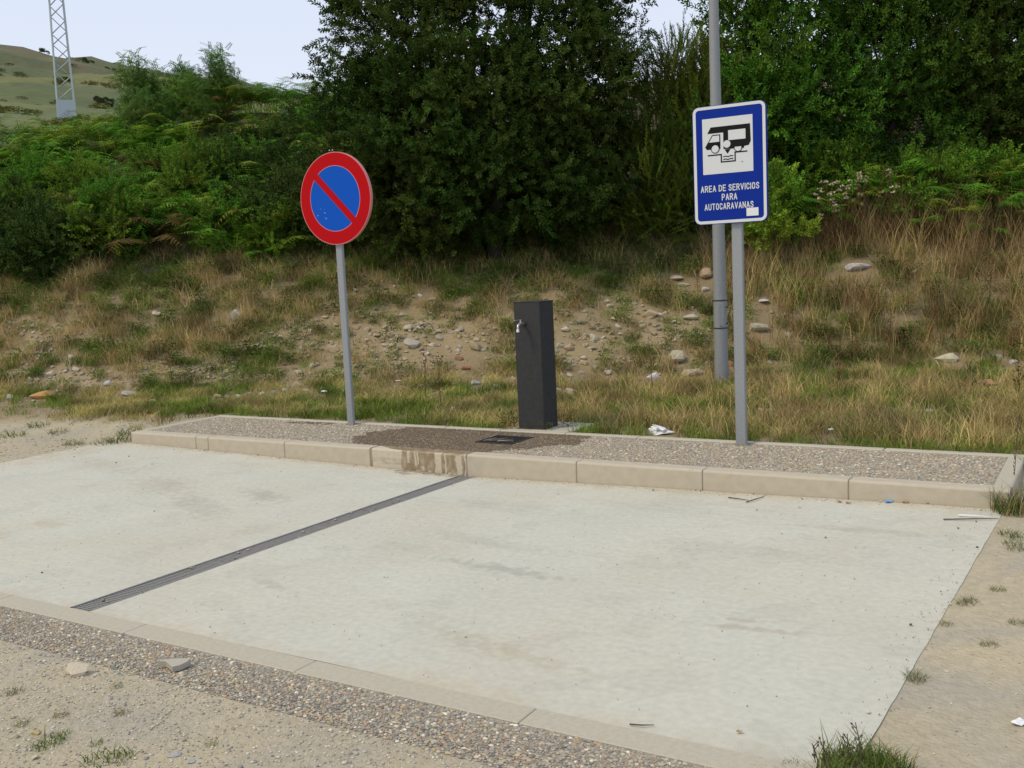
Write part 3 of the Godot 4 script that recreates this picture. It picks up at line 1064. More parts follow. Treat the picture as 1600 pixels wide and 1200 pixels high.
func build_service_sign() -> void:
	var o := thing("motorhome_service_sign", Vector3(3.93, TOP, -1.08), 0.045, "blue rectangular motorhome service sign with pictogram and lettering on a steel post", "sign")
	post(o, 0.085, 0.045, 2.6)
	var w := 0.585
	var h := 0.93
	var st := begin()
	slab_of(st, rounded(w, h, 0.05), -0.014, 0.0)
	ring_of(st, rounded(w + 0.004, h + 0.004, 0.052), rounded(w - 0.012, h - 0.012, 0.046), -0.035, 0.001)
	var plate := part("plate", done(st), M.blue, o)
	plate.position = Vector3(-0.038, 2.2, 0.05)
	plate.scale = Vector3(0.975, 0.97, 1.0)
	st = begin()
	ring_of(st, rounded(w - 0.004, h - 0.004, 0.048), rounded(w - 0.05, h - 0.05, 0.026), 0.0005, 0.003)
	part("white_border", done(st), M.white, plate)
	# the pictogram, drawn on the white panel in units of its width
	var pw := 0.405
	var px0 := -0.215
	var py0 := -0.058
	var at := func(x: float, y: float) -> Vector2: return Vector2(px0 + x * pw, py0 + y * pw)
	st = begin()
	slab_of(st, PackedVector2Array([at.call(0, -0.03), at.call(1, -0.03), at.call(1, 1.05), at.call(0, 1.05)]), 0.0005, 0.002)
	var panel := part("white_panel", done(st), M.white, plate)
	var black := [
		# body of the living quarters with the nose over the cab
		[[0.10, 0.76], [0.17, 0.88], [0.95, 0.88], [0.96, 0.55], [0.92, 0.47], [0.83, 0.46], [0.82, 0.42], [0.42, 0.44], [0.42, 0.76]],
		# cab
		[[0.05, 0.50], [0.20, 0.73], [0.36, 0.73], [0.36, 0.45], [0.09, 0.45]],
		# ground line with the tank below it
		[[0.10, 0.325], [0.36, 0.325], [0.36, 0.18], [0.66, 0.18], [0.66, 0.345], [0.89, 0.345], [0.89, 0.37], [0.635, 0.37], [0.635, 0.205], [0.385, 0.205], [0.385, 0.35], [0.10, 0.35]],
		# arrow
		[[0.44, 0.43], [0.56, 0.43], [0.50, 0.34]],
		# water
		[[0.41, 0.295], [0.45, 0.31], [0.51, 0.295], [0.56, 0.31], [0.61, 0.305], [0.61, 0.285], [0.56, 0.29], [0.51, 0.275], [0.45, 0.29], [0.41, 0.275]],
		[[0.41, 0.24], [0.45, 0.255], [0.51, 0.24], [0.56, 0.255], [0.61, 0.25], [0.61, 0.23], [0.56, 0.235], [0.51, 0.22], [0.45, 0.235], [0.41, 0.22]],
		[[0.77, 0.16], [0.80, 0.18], [0.79, 0.15]]]
	for b in black:
		var p := PackedVector2Array()
		for v in b: p.append(at.call(v[0], v[1]))
		st = begin()
		slab_of(st, p, 0.001, 0.0032)
		part("black_shape", done(st), M.black, panel)
	var whites := [[[0.52, 0.60], [0.86, 0.60], [0.86, 0.79], [0.52, 0.79]], [[0.13, 0.59], [0.21, 0.71], [0.34, 0.71], [0.34, 0.59]]]
	for b in whites:
		var p := PackedVector2Array()
		for v in b: p.append(at.call(v[0], v[1]))
		st = begin()
		slab_of(st, p, 0.0015, 0.0044)
		part("white_window", done(st), M.white, panel)
	for wheel in [[0.255, 0.455, 0.085, true], [0.71, 0.44, 0.08, true], [0.49, 0.53, 0.072, false]]:
		var cc: Vector2 = at.call(wheel[0], wheel[1])
		if wheel[3]:
			st = begin()
			slab_of(st, circle(cc.x, cc.y, wheel[2] * pw, 28), 0.001, 0.0050)
			part("black_wheel", done(st), M.black, panel)
		st = begin()
		slab_of(st, circle(cc.x, cc.y, (wheel[2] - (0.014 if wheel[3] else 0.0)) * pw, 28), 0.001, 0.0058)
		part("white_wheel", done(st), M.white, panel)
	# the wheel at the back is hidden by the body above its axle
	st = begin()
	slab_of(st, PackedVector2Array([at.call(0.62, 0.46), at.call(0.80, 0.46), at.call(0.80, 0.56), at.call(0.62, 0.56)]), 0.001, 0.0064)
	part("black_shape", done(st), M.black, panel)
	text("AREA DE SERVICIOS", 0.044, 0.465, plate, Vector3(-0.002, -0.185, 0.001))
	text("PARA", 0.044, 0.118, plate, Vector3(-0.005, -0.257, 0.001))
	text("AUTOCARAVANAS", 0.044, 0.39, plate, Vector3(-0.012, -0.329, 0.001))
	part("sticker", soft_box_mesh(Vector3(0.13, -0.42, 0.0005), Vector3(0.225, -0.357, 0.0045), 0.0005), M.plastic, plate)
	for s in [-1.0, 1.0]:
		part("clamp", soft_box_mesh(Vector3(-0.09, 2.2 + s * 0.3 - 0.02, -0.03), Vector3(0.06, 2.2 + s * 0.3 + 0.02, 0.035), 0.003), M.steel, o)

# ------------------------------------------------------------------ steel column and lattice pylon
func build_column() -> void:
	var base := on_land(1128, 600)
	var o := thing("lamp_column", base, 0.5, "tall tapering grey steel column rising from the grass behind the blue sign", "lamp post")
	part("shaft", smooth_tube([Vector3(0, -0.2, 0), Vector3(0, 0.5, 0), Vector3(0, 1.02, 0)], [0.083, 0.08, 0.0785], 24), M.column, o)
	part("upper_shaft", smooth_tube([Vector3(0, 0.98, 0), Vector3(0, 2.5, 0), Vector3(0, 5.0, 0), Vector3(0, 8.0, 0)], [0.0745, 0.067, 0.0525, 0.037], 24), M.column, o)
	for y in [0.66, 0.985]:
		part("band", smooth_tube([Vector3(0, y, 0), Vector3(0, y + 0.012, 0)], [0.0835, 0.0835], 24), M.iron, o)
	var door := part("door", soft_box_mesh(Vector3(-0.03, 0.69, 0.073), Vector3(0.03, 0.96, 0.084), 0.003), M.column, o)
	door.rotation.y = 0.0
	for y in [0.72, 0.91]:
		part("bolt", smooth_tube([Vector3(0.062, y, 0.05), Vector3(0.078, y, 0.063)], [0.009, 0.008], 8), M.iron, o)

func build_pylon() -> void:
	var base := at_depth(104.5, 182.0, 46.0)
	base.y = land(base.x, base.z)
	var o := thing("lattice_pylon", base, YAW + 0.42, "grey steel lattice power pylon with a sheet-metal skirt, standing behind the bank", "pylon")
	var w0 := 0.37
	var w1 := 0.2
	var hh := 11.0
	var lift := at_depth(104.5, 186.0, 46.0).y - base.y
	var corner := func(k: int, y: float) -> Vector3:
		var w := lerpf(w0, w1, y / hh)
		return Vector3([-w, w, w, -w][k], y, [w, w, -w, -w][k])
	var bar := func(called: String, a: Vector3, b: Vector3, r: float) -> void:
		var st := begin()
		tube(st, [a, b], [r, r], 4)
		part(called, done(st), M.lattice, o)
	for k in 4: bar.call("leg", corner.call(k, -0.5), corner.call(k, hh), 0.042)
	var y := lift + 0.75
	var flip := 0
	while y < hh - 0.6:
		for k in 4:
			var l := (k + 1) % 4
			if (flip + k) % 2 == 0: bar.call("brace", corner.call(k, y), corner.call(l, y + 0.62), 0.024)
			else: bar.call("brace", corner.call(l, y), corner.call(k, y + 0.62), 0.024)
		flip += 1
		y += 0.62
	var st := begin()
	for k in 4:
		var l := (k + 1) % 4
		var a: Vector3 = corner.call(k, -0.5) * Vector3(1.12, 1, 1.12)
		var b: Vector3 = corner.call(l, -0.5) * Vector3(1.12, 1, 1.12)
		var c: Vector3 = corner.call(l, lift + 0.8) * Vector3(1.12, 1, 1.12)
		var d: Vector3 = corner.call(k, lift + 0.8) * Vector3(1.12, 1, 1.12)
		quad(st, a, b, c, d)
	part("skirt", done(st), M.lattice, o)
	bar.call("cross_arm", Vector3(-0.55, lift + 5.4, 0.3), Vector3(0.75, lift + 5.4, 0.3), 0.035)

# ------------------------------------------------------------------ stones on the bank and the dirt
func build_stones() -> void:
	rng.seed = 201
	var shapes := []
	for k in 7: shapes.append(stone_mesh(300 + k, 2, 0.5, 11, false))
	var pale := Color(0.58, 0.51, 0.39)
	var grey := Color(0.45, 0.42, 0.35)
	var tan_ := Color(0.52, 0.40, 0.25)
	var white := Color(0.66, 0.65, 0.62)
	var rust := Color(0.42, 0.22, 0.10)
	var kinds := {
		"p": [pale, "pale stone", "pale stones on the bank"],
		"g": [grey, "grey stone", "grey stones on the bank"],
		"t": [tan_, "tan sandstone", "tan stones on the bank"],
		"w": [white, "whitish stone", "whitish stones on the bank"],
		"r": [rust, "reddish stone", "reddish stones on the bank"]}
	# pixel x, y of the foot, width in pixels, flatness, kind
	var list := [
		[244, 493, 18, 0.6, "p"], [69, 620, 36, 0.42, "R"], [341, 622, 15, 0.8, "t"], [169, 602, 14, 0.7, "w"], [81, 586, 16, 0.7, "p"], [118, 580, 14, 0.7, "p"],
		[199, 618, 26, 0.4, "g"], [139, 605, 14, 0.5, "p"], [519, 549, 24, 0.75, "t"], [465, 583, 15, 0.6, "p"], [463, 605, 15, 0.8, "t"], [445, 612, 12, 0.6, "p"], [428, 615, 11, 0.6, "g"],
		[410, 617, 12, 0.5, "p"], [390, 616, 10, 0.6, "g"], [478, 612, 14, 0.5, "t"], [372, 620, 11, 0.6, "p"], [355, 622, 10, 0.7, "g"], [15, 624, 14, 0.8, "g"], [240, 629, 16, 0.4, "p"], [112, 560, 12, 0.6, "p"],
		[30, 585, 14, 0.6, "p"], [555, 514, 13, 0.7, "t"], [642, 541, 32, 0.5, "g"], [744, 546, 24, 0.7, "t"], [686, 531, 14, 0.8, "p"], [639, 515, 18, 0.6, "p"], [661, 509, 14, 0.6, "p"],
		[716, 562, 15, 0.7, "r"], [729, 577, 20, 0.5, "r"], [762, 562, 11, 0.7, "p"], [744, 601, 18, 0.6, "w"], [721, 517, 11, 0.7, "g"], [631, 494, 13, 0.7, "p"], [656, 463, 9, 0.8, "w"],
		[575, 515, 11, 0.6, "t"], [590, 525, 13, 0.5, "t"], [610, 521, 11, 0.5, "p"], [601, 541, 13, 0.5, "p"], [667, 552, 12, 0.6, "g"], [570, 535, 10, 0.6, "t"], [700, 545, 11, 0.6, "p"],
		[890, 545, 16, 0.8, "t"], [873, 543, 14, 0.7, "p"], [929, 531, 18, 0.65, "p"], [890, 569, 14, 0.9, "p"], [914, 570, 16, 0.6, "t"], [907, 585, 12, 0.7, "g"], [890, 589, 13, 0.7, "p"],
		[879, 588, 10, 0.7, "t"], [890, 614, 18, 0.75, "p"], [873, 611, 12, 0.6, "g"], [952, 585, 13, 0.7, "p"], [927, 545, 16, 0.4, "p"], [1060, 564, 32, 0.7, "p"], [1085, 586, 34, 0.5, "p"],
		[1000, 595, 13, 0.5, "r"], [1014, 494, 30, 0.45, "t"], [1080, 497, 26, 0.4, "p"], [884, 516, 15, 0.6, "p"], [912, 560, 12, 0.6, "p"], [965, 513, 11, 0.9, "p"],
		[800, 595, 12, 0.8, "t"], [708, 640, 13, 0.6, "w"], [1059, 436, 22, 0.35, "p"], [1066, 446, 22, 0.35, "p"], [954, 479, 12, 0.6, "p"], [1187, 516, 34, 0.6, "p"], [1105, 433, 22, 0.9, "t"],
		[1103, 454, 13, 0.8, "w"], [1195, 471, 18, 0.3, "w"], [1482, 563, 36, 0.5, "p"], [1540, 601, 38, 0.35, "T"], [1454, 644, 15, 0.5, "w"], [1232, 526, 14, 0.7, "p"], [1204, 569, 12, 0.6, "p"],
		[1142, 572, 12, 0.9, "r"], [1189, 642, 13, 0.5, "p"], [1585, 568, 14, 0.8, "w"], [1559, 559, 16, 0.6, "g"], [1110, 674, 13, 0.6, "g"], [760, 545, 10, 0.6, "p"], [1330, 596, 10, 0.5, "g"]]
	for e in list:
		stone(shapes, e, kinds, 1.0)
	stone(shapes, [367, 497, 22, 0.85, ""], {"": [white, "white pointed stone alone on the grassy bank, behind the no parking sign's left", ""]}, 1.0, "white pointed stone standing out alone on the grassy slope")
	stone(shapes, [1343, 420, 40, 0.4, ""], {"": [white, "", ""]}, 1.0, "broad pale boulder top showing through tall dry grass")
	stone(shapes, [1023, 592, 22, 0.75, ""], {"": [Color(0.75, 0.76, 0.78), "", ""]}, 1.0, "bright white quartz stone at the foot of the bank")
	for e in [[1031, 676, 0.12], [622, 602, 0.06], [507, 619, 0.06], [1298, 682, 0.05]]:
		var q := on_land(e[0], e[1])
		stones.append([Vector2(q.x, q.z), e[2]])
	# the two stones on the near gravel, and smaller ones in the dirt
	var a := thing_stone("rounded_stone", shapes[2], on_level(120, 1053, 0.0), Vector3(0.066, 0.04, 0.048), Color(0.66, 0.57, 0.42), 0.3, "rounded cream stone lying on the dirt beside the pebble strip")
	a.rotation.z = 0.1
	var st := begin()
	var outline := PackedVector2Array([Vector2(-0.066, 0.02), Vector2(-0.03, 0.012), Vector2(-0.008, -0.012), Vector2(0.012, -0.036), Vector2(0.04, -0.022), Vector2(0.062, 0.004), Vector2(0.066, 0.03), Vector2(0.03, 0.034), Vector2(-0.02, 0.032)])
	slab_of(st, outline, -0.012, 0.012)
	var slate := MeshInstance3D.new()
	slate.mesh = done(st)
	slate.material_override = plain(0.40, 0.365, 0.30, 0.9)
	slate.name = "flat_stone"
	add_child(slate)
	slate.position = on_level(270, 1046, 0.0) + Vector3(0, 0.018, 0)
	slate.rotation = Vector3(-PI / 2 + 0.12, YAW, 0.0)
	tag(slate, "flat pointed grey stone lying on the pebble strip", "stone")
	for e in [[55, 1145, 24, Color(0.55, 0.42, 0.2)], [275, 1180, 26, Color(0.42, 0.42, 0.42)], [298, 1193, 22, Color(0.5, 0.51, 0.52)], [54, 1184, 20, Color(0.6, 0.55, 0.4)], [24, 1152, 22, Color(0.55, 0.5, 0.36)], [82, 1136, 12, Color(0.6, 0.6, 0.58)], [154, 1075, 14, Color(0.5, 0.52, 0.5)], [62, 1074, 10, Color(0.6, 0.6, 0.58)], [1480, 1048, 12, Color(0.6, 0.55, 0.42)], [127, 1090, 10, Color(0.6, 0.58, 0.5)], [40, 1172, 14, Color(0.58, 0.57, 0.52)]]:
		var p := on_level(e[0], e[1], 0.0)
		p.y = land(p.x, p.z)
		var r: float = e[2] / FOCAL * depth_of(p.x, p.z) * 0.5
		thing_stone("dirt_stone", shapes[rng.randi() % 7], p, Vector3(r, r * 0.42, r * 0.8), e[3], rng.randf() * TAU, "small weathered stone bedded in the sandy dirt", "stones in the dirt")
	# loose gravel on the dirt and stone chips on the scree
	var places := [[], []]
	var tints := [PackedColorArray(), PackedColorArray()]
	for i in 36000:
		var x := rng.randf_range(0.4, 5.9)
		var z := 4.0 + pow(rng.randf(), 1.3) * 2.2
		if z < 4.06 and rng.randf() < 0.8: continue
		var s := 0.0022 + 0.0045 * pow(rng.randf(), 3.0) + (0.006 * rng.randf() if rng.randf() < 0.02 else 0.0)
		var k := i % 2
		places[k].append(Transform3D(Basis.from_euler(Vector3(rng.randf(), rng.randf() * TAU, rng.randf())).scaled(Vector3(s, s * 0.7, s)), Vector3(x, land(x, z) + s * 0.2, z)))
		tints[k].append(([Color(0.5, 0.43, 0.3), Color(0.55, 0.5, 0.4), Color(0.36, 0.33, 0.28), Color(0.6, 0.56, 0.48), Color(0.27, 0.26, 0.25)][rng.randi() % 5] as Color) * rng.randf_range(0.8, 1.15))
	for i in 5000:
		var x := rng.randf_range(5.95, 8.5)
		var z := rng.randf_range(-0.6, 4.5)
		var s := 0.002 + 0.004 * pow(rng.randf(), 3.0)
		places[0].append(Transform3D(Basis(Vector3.UP, rng.randf() * TAU).scaled(Vector3(s, s * 0.6, s)), Vector3(x, land(x, z) + s * 0.2, z)))
		tints[0].append(([Color(0.5, 0.43, 0.3), Color(0.55, 0.5, 0.4), Color(0.36, 0.33, 0.28)][rng.randi() % 3] as Color) * rng.randf_range(0.7, 1.1))
	for i in 6000:
		var x := rng.randf_range(-7.5, -2.4)
		var z := rng.randf_range(-1.4, 3.0)
		var s := 0.004 + 0.012 * pow(rng.randf(), 3.0)
		places[1].append(Transform3D(Basis(Vector3.UP, rng.randf() * TAU).scaled(Vector3(s, s * 0.6, s)), Vector3(x, land(x, z) + s * 0.2, z)))
		tints[1].append(([Color(0.52, 0.43, 0.3), Color(0.58, 0.5, 0.38), Color(0.36, 0.31, 0.25)][rng.randi() % 3] as Color) * rng.randf_range(0.8, 1.1))
	for k in 2:
		tag(many("loose_gravel", pebble_mesh(5 + k), M.pebble, places[k], tints[k], self), ["fine sandy gravel strewn over the dirt beside the bay", "coarse sandy gravel on the dirt before the grass strip"][k], "gravel")
	places = []
	var tt := PackedColorArray()
	while places.size() < 3400:
		var u := rng.randf_range(-9.0, 4.0)
		var t := rng.randf_range(-0.6, 3.0)
		if rng.randf() > scree(u, t): continue
		var p := spot(u, foot(u) + t)
		var s := 0.009 + 0.055 * pow(rng.randf(), 3.2)
		places.append(Transform3D(Basis.from_euler(Vector3(rng.randf() * 3, rng.randf() * TAU, rng.randf() * 3)).scaled(Vector3(s, s * 0.7, s * 0.8)), p + Vector3(0, s * 0.2, 0)))
		tt.append(([Color(0.54, 0.44, 0.29), Color(0.56, 0.49, 0.37), Color(0.44, 0.34, 0.22), Color(0.42, 0.37, 0.29)][rng.randi() % 4] as Color) * rng.randf_range(0.7, 1.15))
	tag(many("scree", shapes[1], M.rock, places, tt, self), "small broken stones strewn over the bare earth of the bank", "scree")

func stone(shapes: Array, e: Array, kinds: Dictionary, grow: float, label := "") -> void:
	var p := on_land(e[0], e[1])
	var r: float = e[2] / FOCAL * depth_of(p.x, p.z) * 0.56 * grow
	stones.append([Vector2(p.x, p.z), r])
	var k: Array = kinds.get(e[4], ["", "", ""])
	var c: Color
	var l: String = label
	var grp := ""
	if e[4] == "R":
		c = Color(0.50, 0.28, 0.10)
		l = "orange brick-like block lying in the grass at the foot of the bank"
	elif e[4] == "T":
		c = Color(0.46, 0.27, 0.14)
		l = "flat orange-brown slab lying in the dry grass"
	else:
		c = k[0]
		if l == "":
			var u := across_of(p.x, p.z)
			var size := "large " if e[2] >= 24 else ("" if e[2] >= 14 else "small ")
			var form := "flat " if e[3] < 0.5 else ("lumpy " if e[3] > 0.72 else "")
			var where := "on the scree behind the tap pillar"
			if u < -4.3: where = "at the foot of the bank beyond the island's end"
			elif u < -2.6: where = "at the foot of the bank behind the round sign"
			elif u > 3.3: where = "in the dry grass beyond the blue sign"
			elif u > 1.5: where = "on the bank beside the steel column"
			elif u > 0.35: where = "on the bank between pillar and steel column"
			l = size + form + k[1] + " " + where
			grp = k[2]
	thing_stone("bank_stone", shapes[rng.randi() % 7], p, Vector3(r, r * e[3] * 1.15, r * rng.randf_range(0.65, 0.9)), c * rng.randf_range(0.85, 1.1), YAW + rng.randf_range(-0.35, 0.35), l, grp)

func thing_stone(called: String, mesh: Mesh, at: Vector3, size: Vector3, c: Color, turn: float, label: String, group := "") -> MeshInstance3D:
	var key := "stone%d" % (int(c.r * 24) * 576 + int(c.g * 24) * 24 + int(c.b * 24))
	if not M.has(key):
		var m: StandardMaterial3D = M.rock.duplicate()
		m.vertex_color_use_as_albedo = false
		m.albedo_color = lin((int(c.r * 24) + 0.5) / 24.0, (int(c.g * 24) + 0.5) / 24.0, (int(c.b * 24) + 0.5) / 24.0)
		M[key] = m
	var o := part(called, mesh, M[key], self)
	o.position = at + Vector3(0, size.y * 0.32, 0)
	o.rotation.y = turn
	o.scale = size
	tag(o, label, "stone", group)
	return o

# ------------------------------------------------------------------ leaves, twigs, trees
func leaf(st: SurfaceTool, p: Vector3, dir: Vector3, side: Vector3, len_: float, w: float, c: Color, fold := 0.25) -> void:
	var n := dir.cross(side).normalized()
	var tip := p + dir * len_ - n * len_ * 0.12
	var a := p + dir * len_ * 0.45 + side * w * 0.5 + n * w * fold
	var b := p + dir * len_ * 0.45 - side * w * 0.5 + n * w * fold
	st.set_color(c)
	tri(st, p, a, tip)
	tri(st, p, tip, b)

func spray(seed_: int, length: float, leaves: int, leaf_len: float, leaf_w: float, spread: float, hue: float) -> ArrayMesh:
	# a twig along +y with leaves all round it
	var r := RandomNumberGenerator.new()
	r.seed = seed_
	var st := begin()
	var pts := [Vector3.ZERO]
	var bend := Vector3(r.randf_range(-0.2, 0.2), 0, r.randf_range(-0.2, 0.2))
	for k in 3: pts.append(Vector3(0, length * (k + 1) / 3.0, 0) + bend * length * pow((k + 1) / 3.0, 2))
	st.set_color(Color(0.8, 0.62, 0.5))
	tube(st, pts, [0.006, 0.005, 0.004, 0.002], 3, false)
	for i in leaves:
		var k := 0.12 + 0.88 * (i + r.randf()) / leaves
		var p := Vector3(0, length * k, 0) + bend * length * k * k
		var a := i * 2.4 + r.randf_range(-0.4, 0.4)
		var out := Vector3(cos(a), 0, sin(a))
		var tilt := spread * r.randf_range(0.7, 1.25)
		var dir := (out * sin(tilt) + Vector3.UP * cos(tilt)).normalized()
		var side := dir.cross(Vector3(r.randfn(), r.randfn() + 1.5, r.randfn())).normalized()
		var b := r.randf_range(0.7, 1.25)
		leaf(st, p, dir, side, leaf_len * r.randf_range(0.7, 1.15), leaf_w * r.randf_range(0.8, 1.1), Color(b * (1.0 + r.randf() * hue), b, b * 0.9))
	return done(st)

func pinnate(seed_: int) -> ArrayMesh:
	# a shoot with a few long compound leaves, as ash and false acacia have
	var r := RandomNumberGenerator.new()
	r.seed = seed_
	var st := begin()
	st.set_color(Color(0.7, 0.6, 0.5))
	tube(st, [Vector3.ZERO, Vector3(0.02, 0.25, 0), Vector3(0.03, 0.5, 0.01)], [0.006, 0.005, 0.002], 3, false)
	for i in 11:
		var k := 0.1 + 0.9 * i / 10.0
		var a := i * 2.4
		var out := Vector3(cos(a), 0.45 + r.randf() * 0.5, sin(a)).normalized()
		var p0 := Vector3(0.03 * k, 0.5 * k, 0)
		var side := out.cross(Vector3.UP).normalized()
		for j in 7:
			var f := (j + 1) / 7.0
			var p := p0 + out * 0.26 * f - Vector3.UP * 0.06 * f * f
			for s in [-1.0, 1.0]:
				var d: Vector3 = (side * s + out * 0.4 - Vector3.UP * 0.15).normalized()
				var b := r.randf_range(0.75, 1.2)
				leaf(st, p, d, out, 0.055 * (1.1 - 0.4 * f), 0.02, Color(b, b, b))
	return done(st)

# blobs: [offset from base, radius, density]; lean: how far twigs turn up
func crown(parent: Node, meshes: Array, m: Material, blobs: Array, count: int, tint: Color, vary: float, up: float, scale_: float, sides := 1.0) -> void:
	var places := []
	var tints := []
	for k in meshes.size():
		places.append([])
		tints.append(PackedColorArray())
	var total := 0.0
	for b in blobs: total += b[1] * b[1] * b[2]
	for b in blobs:
		var n := int(count * b[1] * b[1] * b[2] / total)
		var shade := rng.randf_range(0.85, 1.15)
		var yellow := rng.randf_range(-0.12, 0.2)
		var heart := Vector3()
		var tone := 1.0
		var each := rng.randi_range(9, 16)
		for i in n:
			# leaves hang together in clumps, each clump of a slightly different green
			if i % each == 0:
				var w := Vector3(rng.randfn(), rng.randfn(), rng.randfn()).normalized()
				var lump := 1.0 + fine.get_noise_3dv((b[0] + w * b[1]) * 70.0) * 0.6
				heart = b[0] + w * Vector3(sides, 1, sides) * b[1] * (0.4 + 0.6 * pow(rng.randf(), 0.45)) * lump
				tone = rng.randf_range(0.75, 1.3)
			var p: Vector3 = heart + Vector3(rng.randfn(), rng.randfn(), rng.randfn()) * minf(0.13, b[1] * 0.24) * scale_
			var v: Vector3 = (p - b[0]).normalized()
			var dir := (v * 0.8 + Vector3.UP * up + Vector3(rng.randfn(), rng.randfn(), rng.randfn()) * 0.45).normalized()
			var q := Quaternion(Vector3.UP, dir) if dir.y > -0.99 else Quaternion(Vector3.RIGHT, PI)
			var s := scale_ * rng.randf_range(0.7, 1.3)
			var k := rng.randi() % meshes.size()
			places[k].append(Transform3D(Basis(q) * Basis(Vector3.UP, rng.randf() * TAU).scaled(Vector3.ONE * s), p))
			var l := shade * tone * rng.randf_range(1.0 - vary * 0.6, 1.0 + vary * 0.6)
			tints[k].append(Color(tint.r * l * (1.0 + yellow + rng.randf_range(-0.1, 0.15)), tint.g * l, tint.b * l))
	for k in meshes.size():
		many("crown", meshes[k], m, places[k], tints[k], parent)

func limbs(parent: Node, stems: int, blobs: Array, radius: float, tall := 1.5) -> void:
	var st := begin()
	var li := begin()
	var roots := []
	for s in stems:
		var a := TAU * s / stems + 0.7
		var r0 := Vector3(cos(a), 0, sin(a)) * radius * (2.0 if stems > 1 else 0.0)
		var topp: Vector3 = r0 + Vector3(cos(a) * 0.23 * tall, tall, sin(a) * 0.23 * tall)
		tube(st, [r0 - Vector3(0, 0.4, 0), r0 + Vector3(0, 0.3 * tall, 0), r0.lerp(topp, 0.6) + Vector3(0.05, 0.05, -0.04), topp], [radius * 1.25, radius, radius * 0.85, radius * 0.7], 8)
		roots.append(topp)
	for b in blobs:
		var from: Vector3 = roots[0]
		for r in roots:
			if r.distance_to(b[0]) < from.distance_to(b[0]): from = r
		var to: Vector3 = b[0]
		var mid: Vector3 = from.lerp(to, 0.5) + Vector3(rng.randf_range(-0.2, 0.2), 0.15, rng.randf_range(-0.2, 0.2))
		tube(li, [from, mid, to], [radius * 0.6, radius * 0.4, radius * 0.16], 6, false)
		for k in 3:
			var v := Vector3(rng.randfn(), rng.randfn() + 0.5, rng.randfn()).normalized()
			tube(li, [to, to + v * b[1] * 0.5 + Vector3(0, 0.05, 0), to + v * b[1] * 0.95], [radius * 0.12, radius * 0.06, 0.003], 4, false)
	part("trunk", done(st), M.bark, parent)
	part("limbs", done(li), M.bark, parent)

func frame_vec(u: float, y: float, d: float) -> Vector3:
	return aside * u + Vector3.UP * y + ahead * d

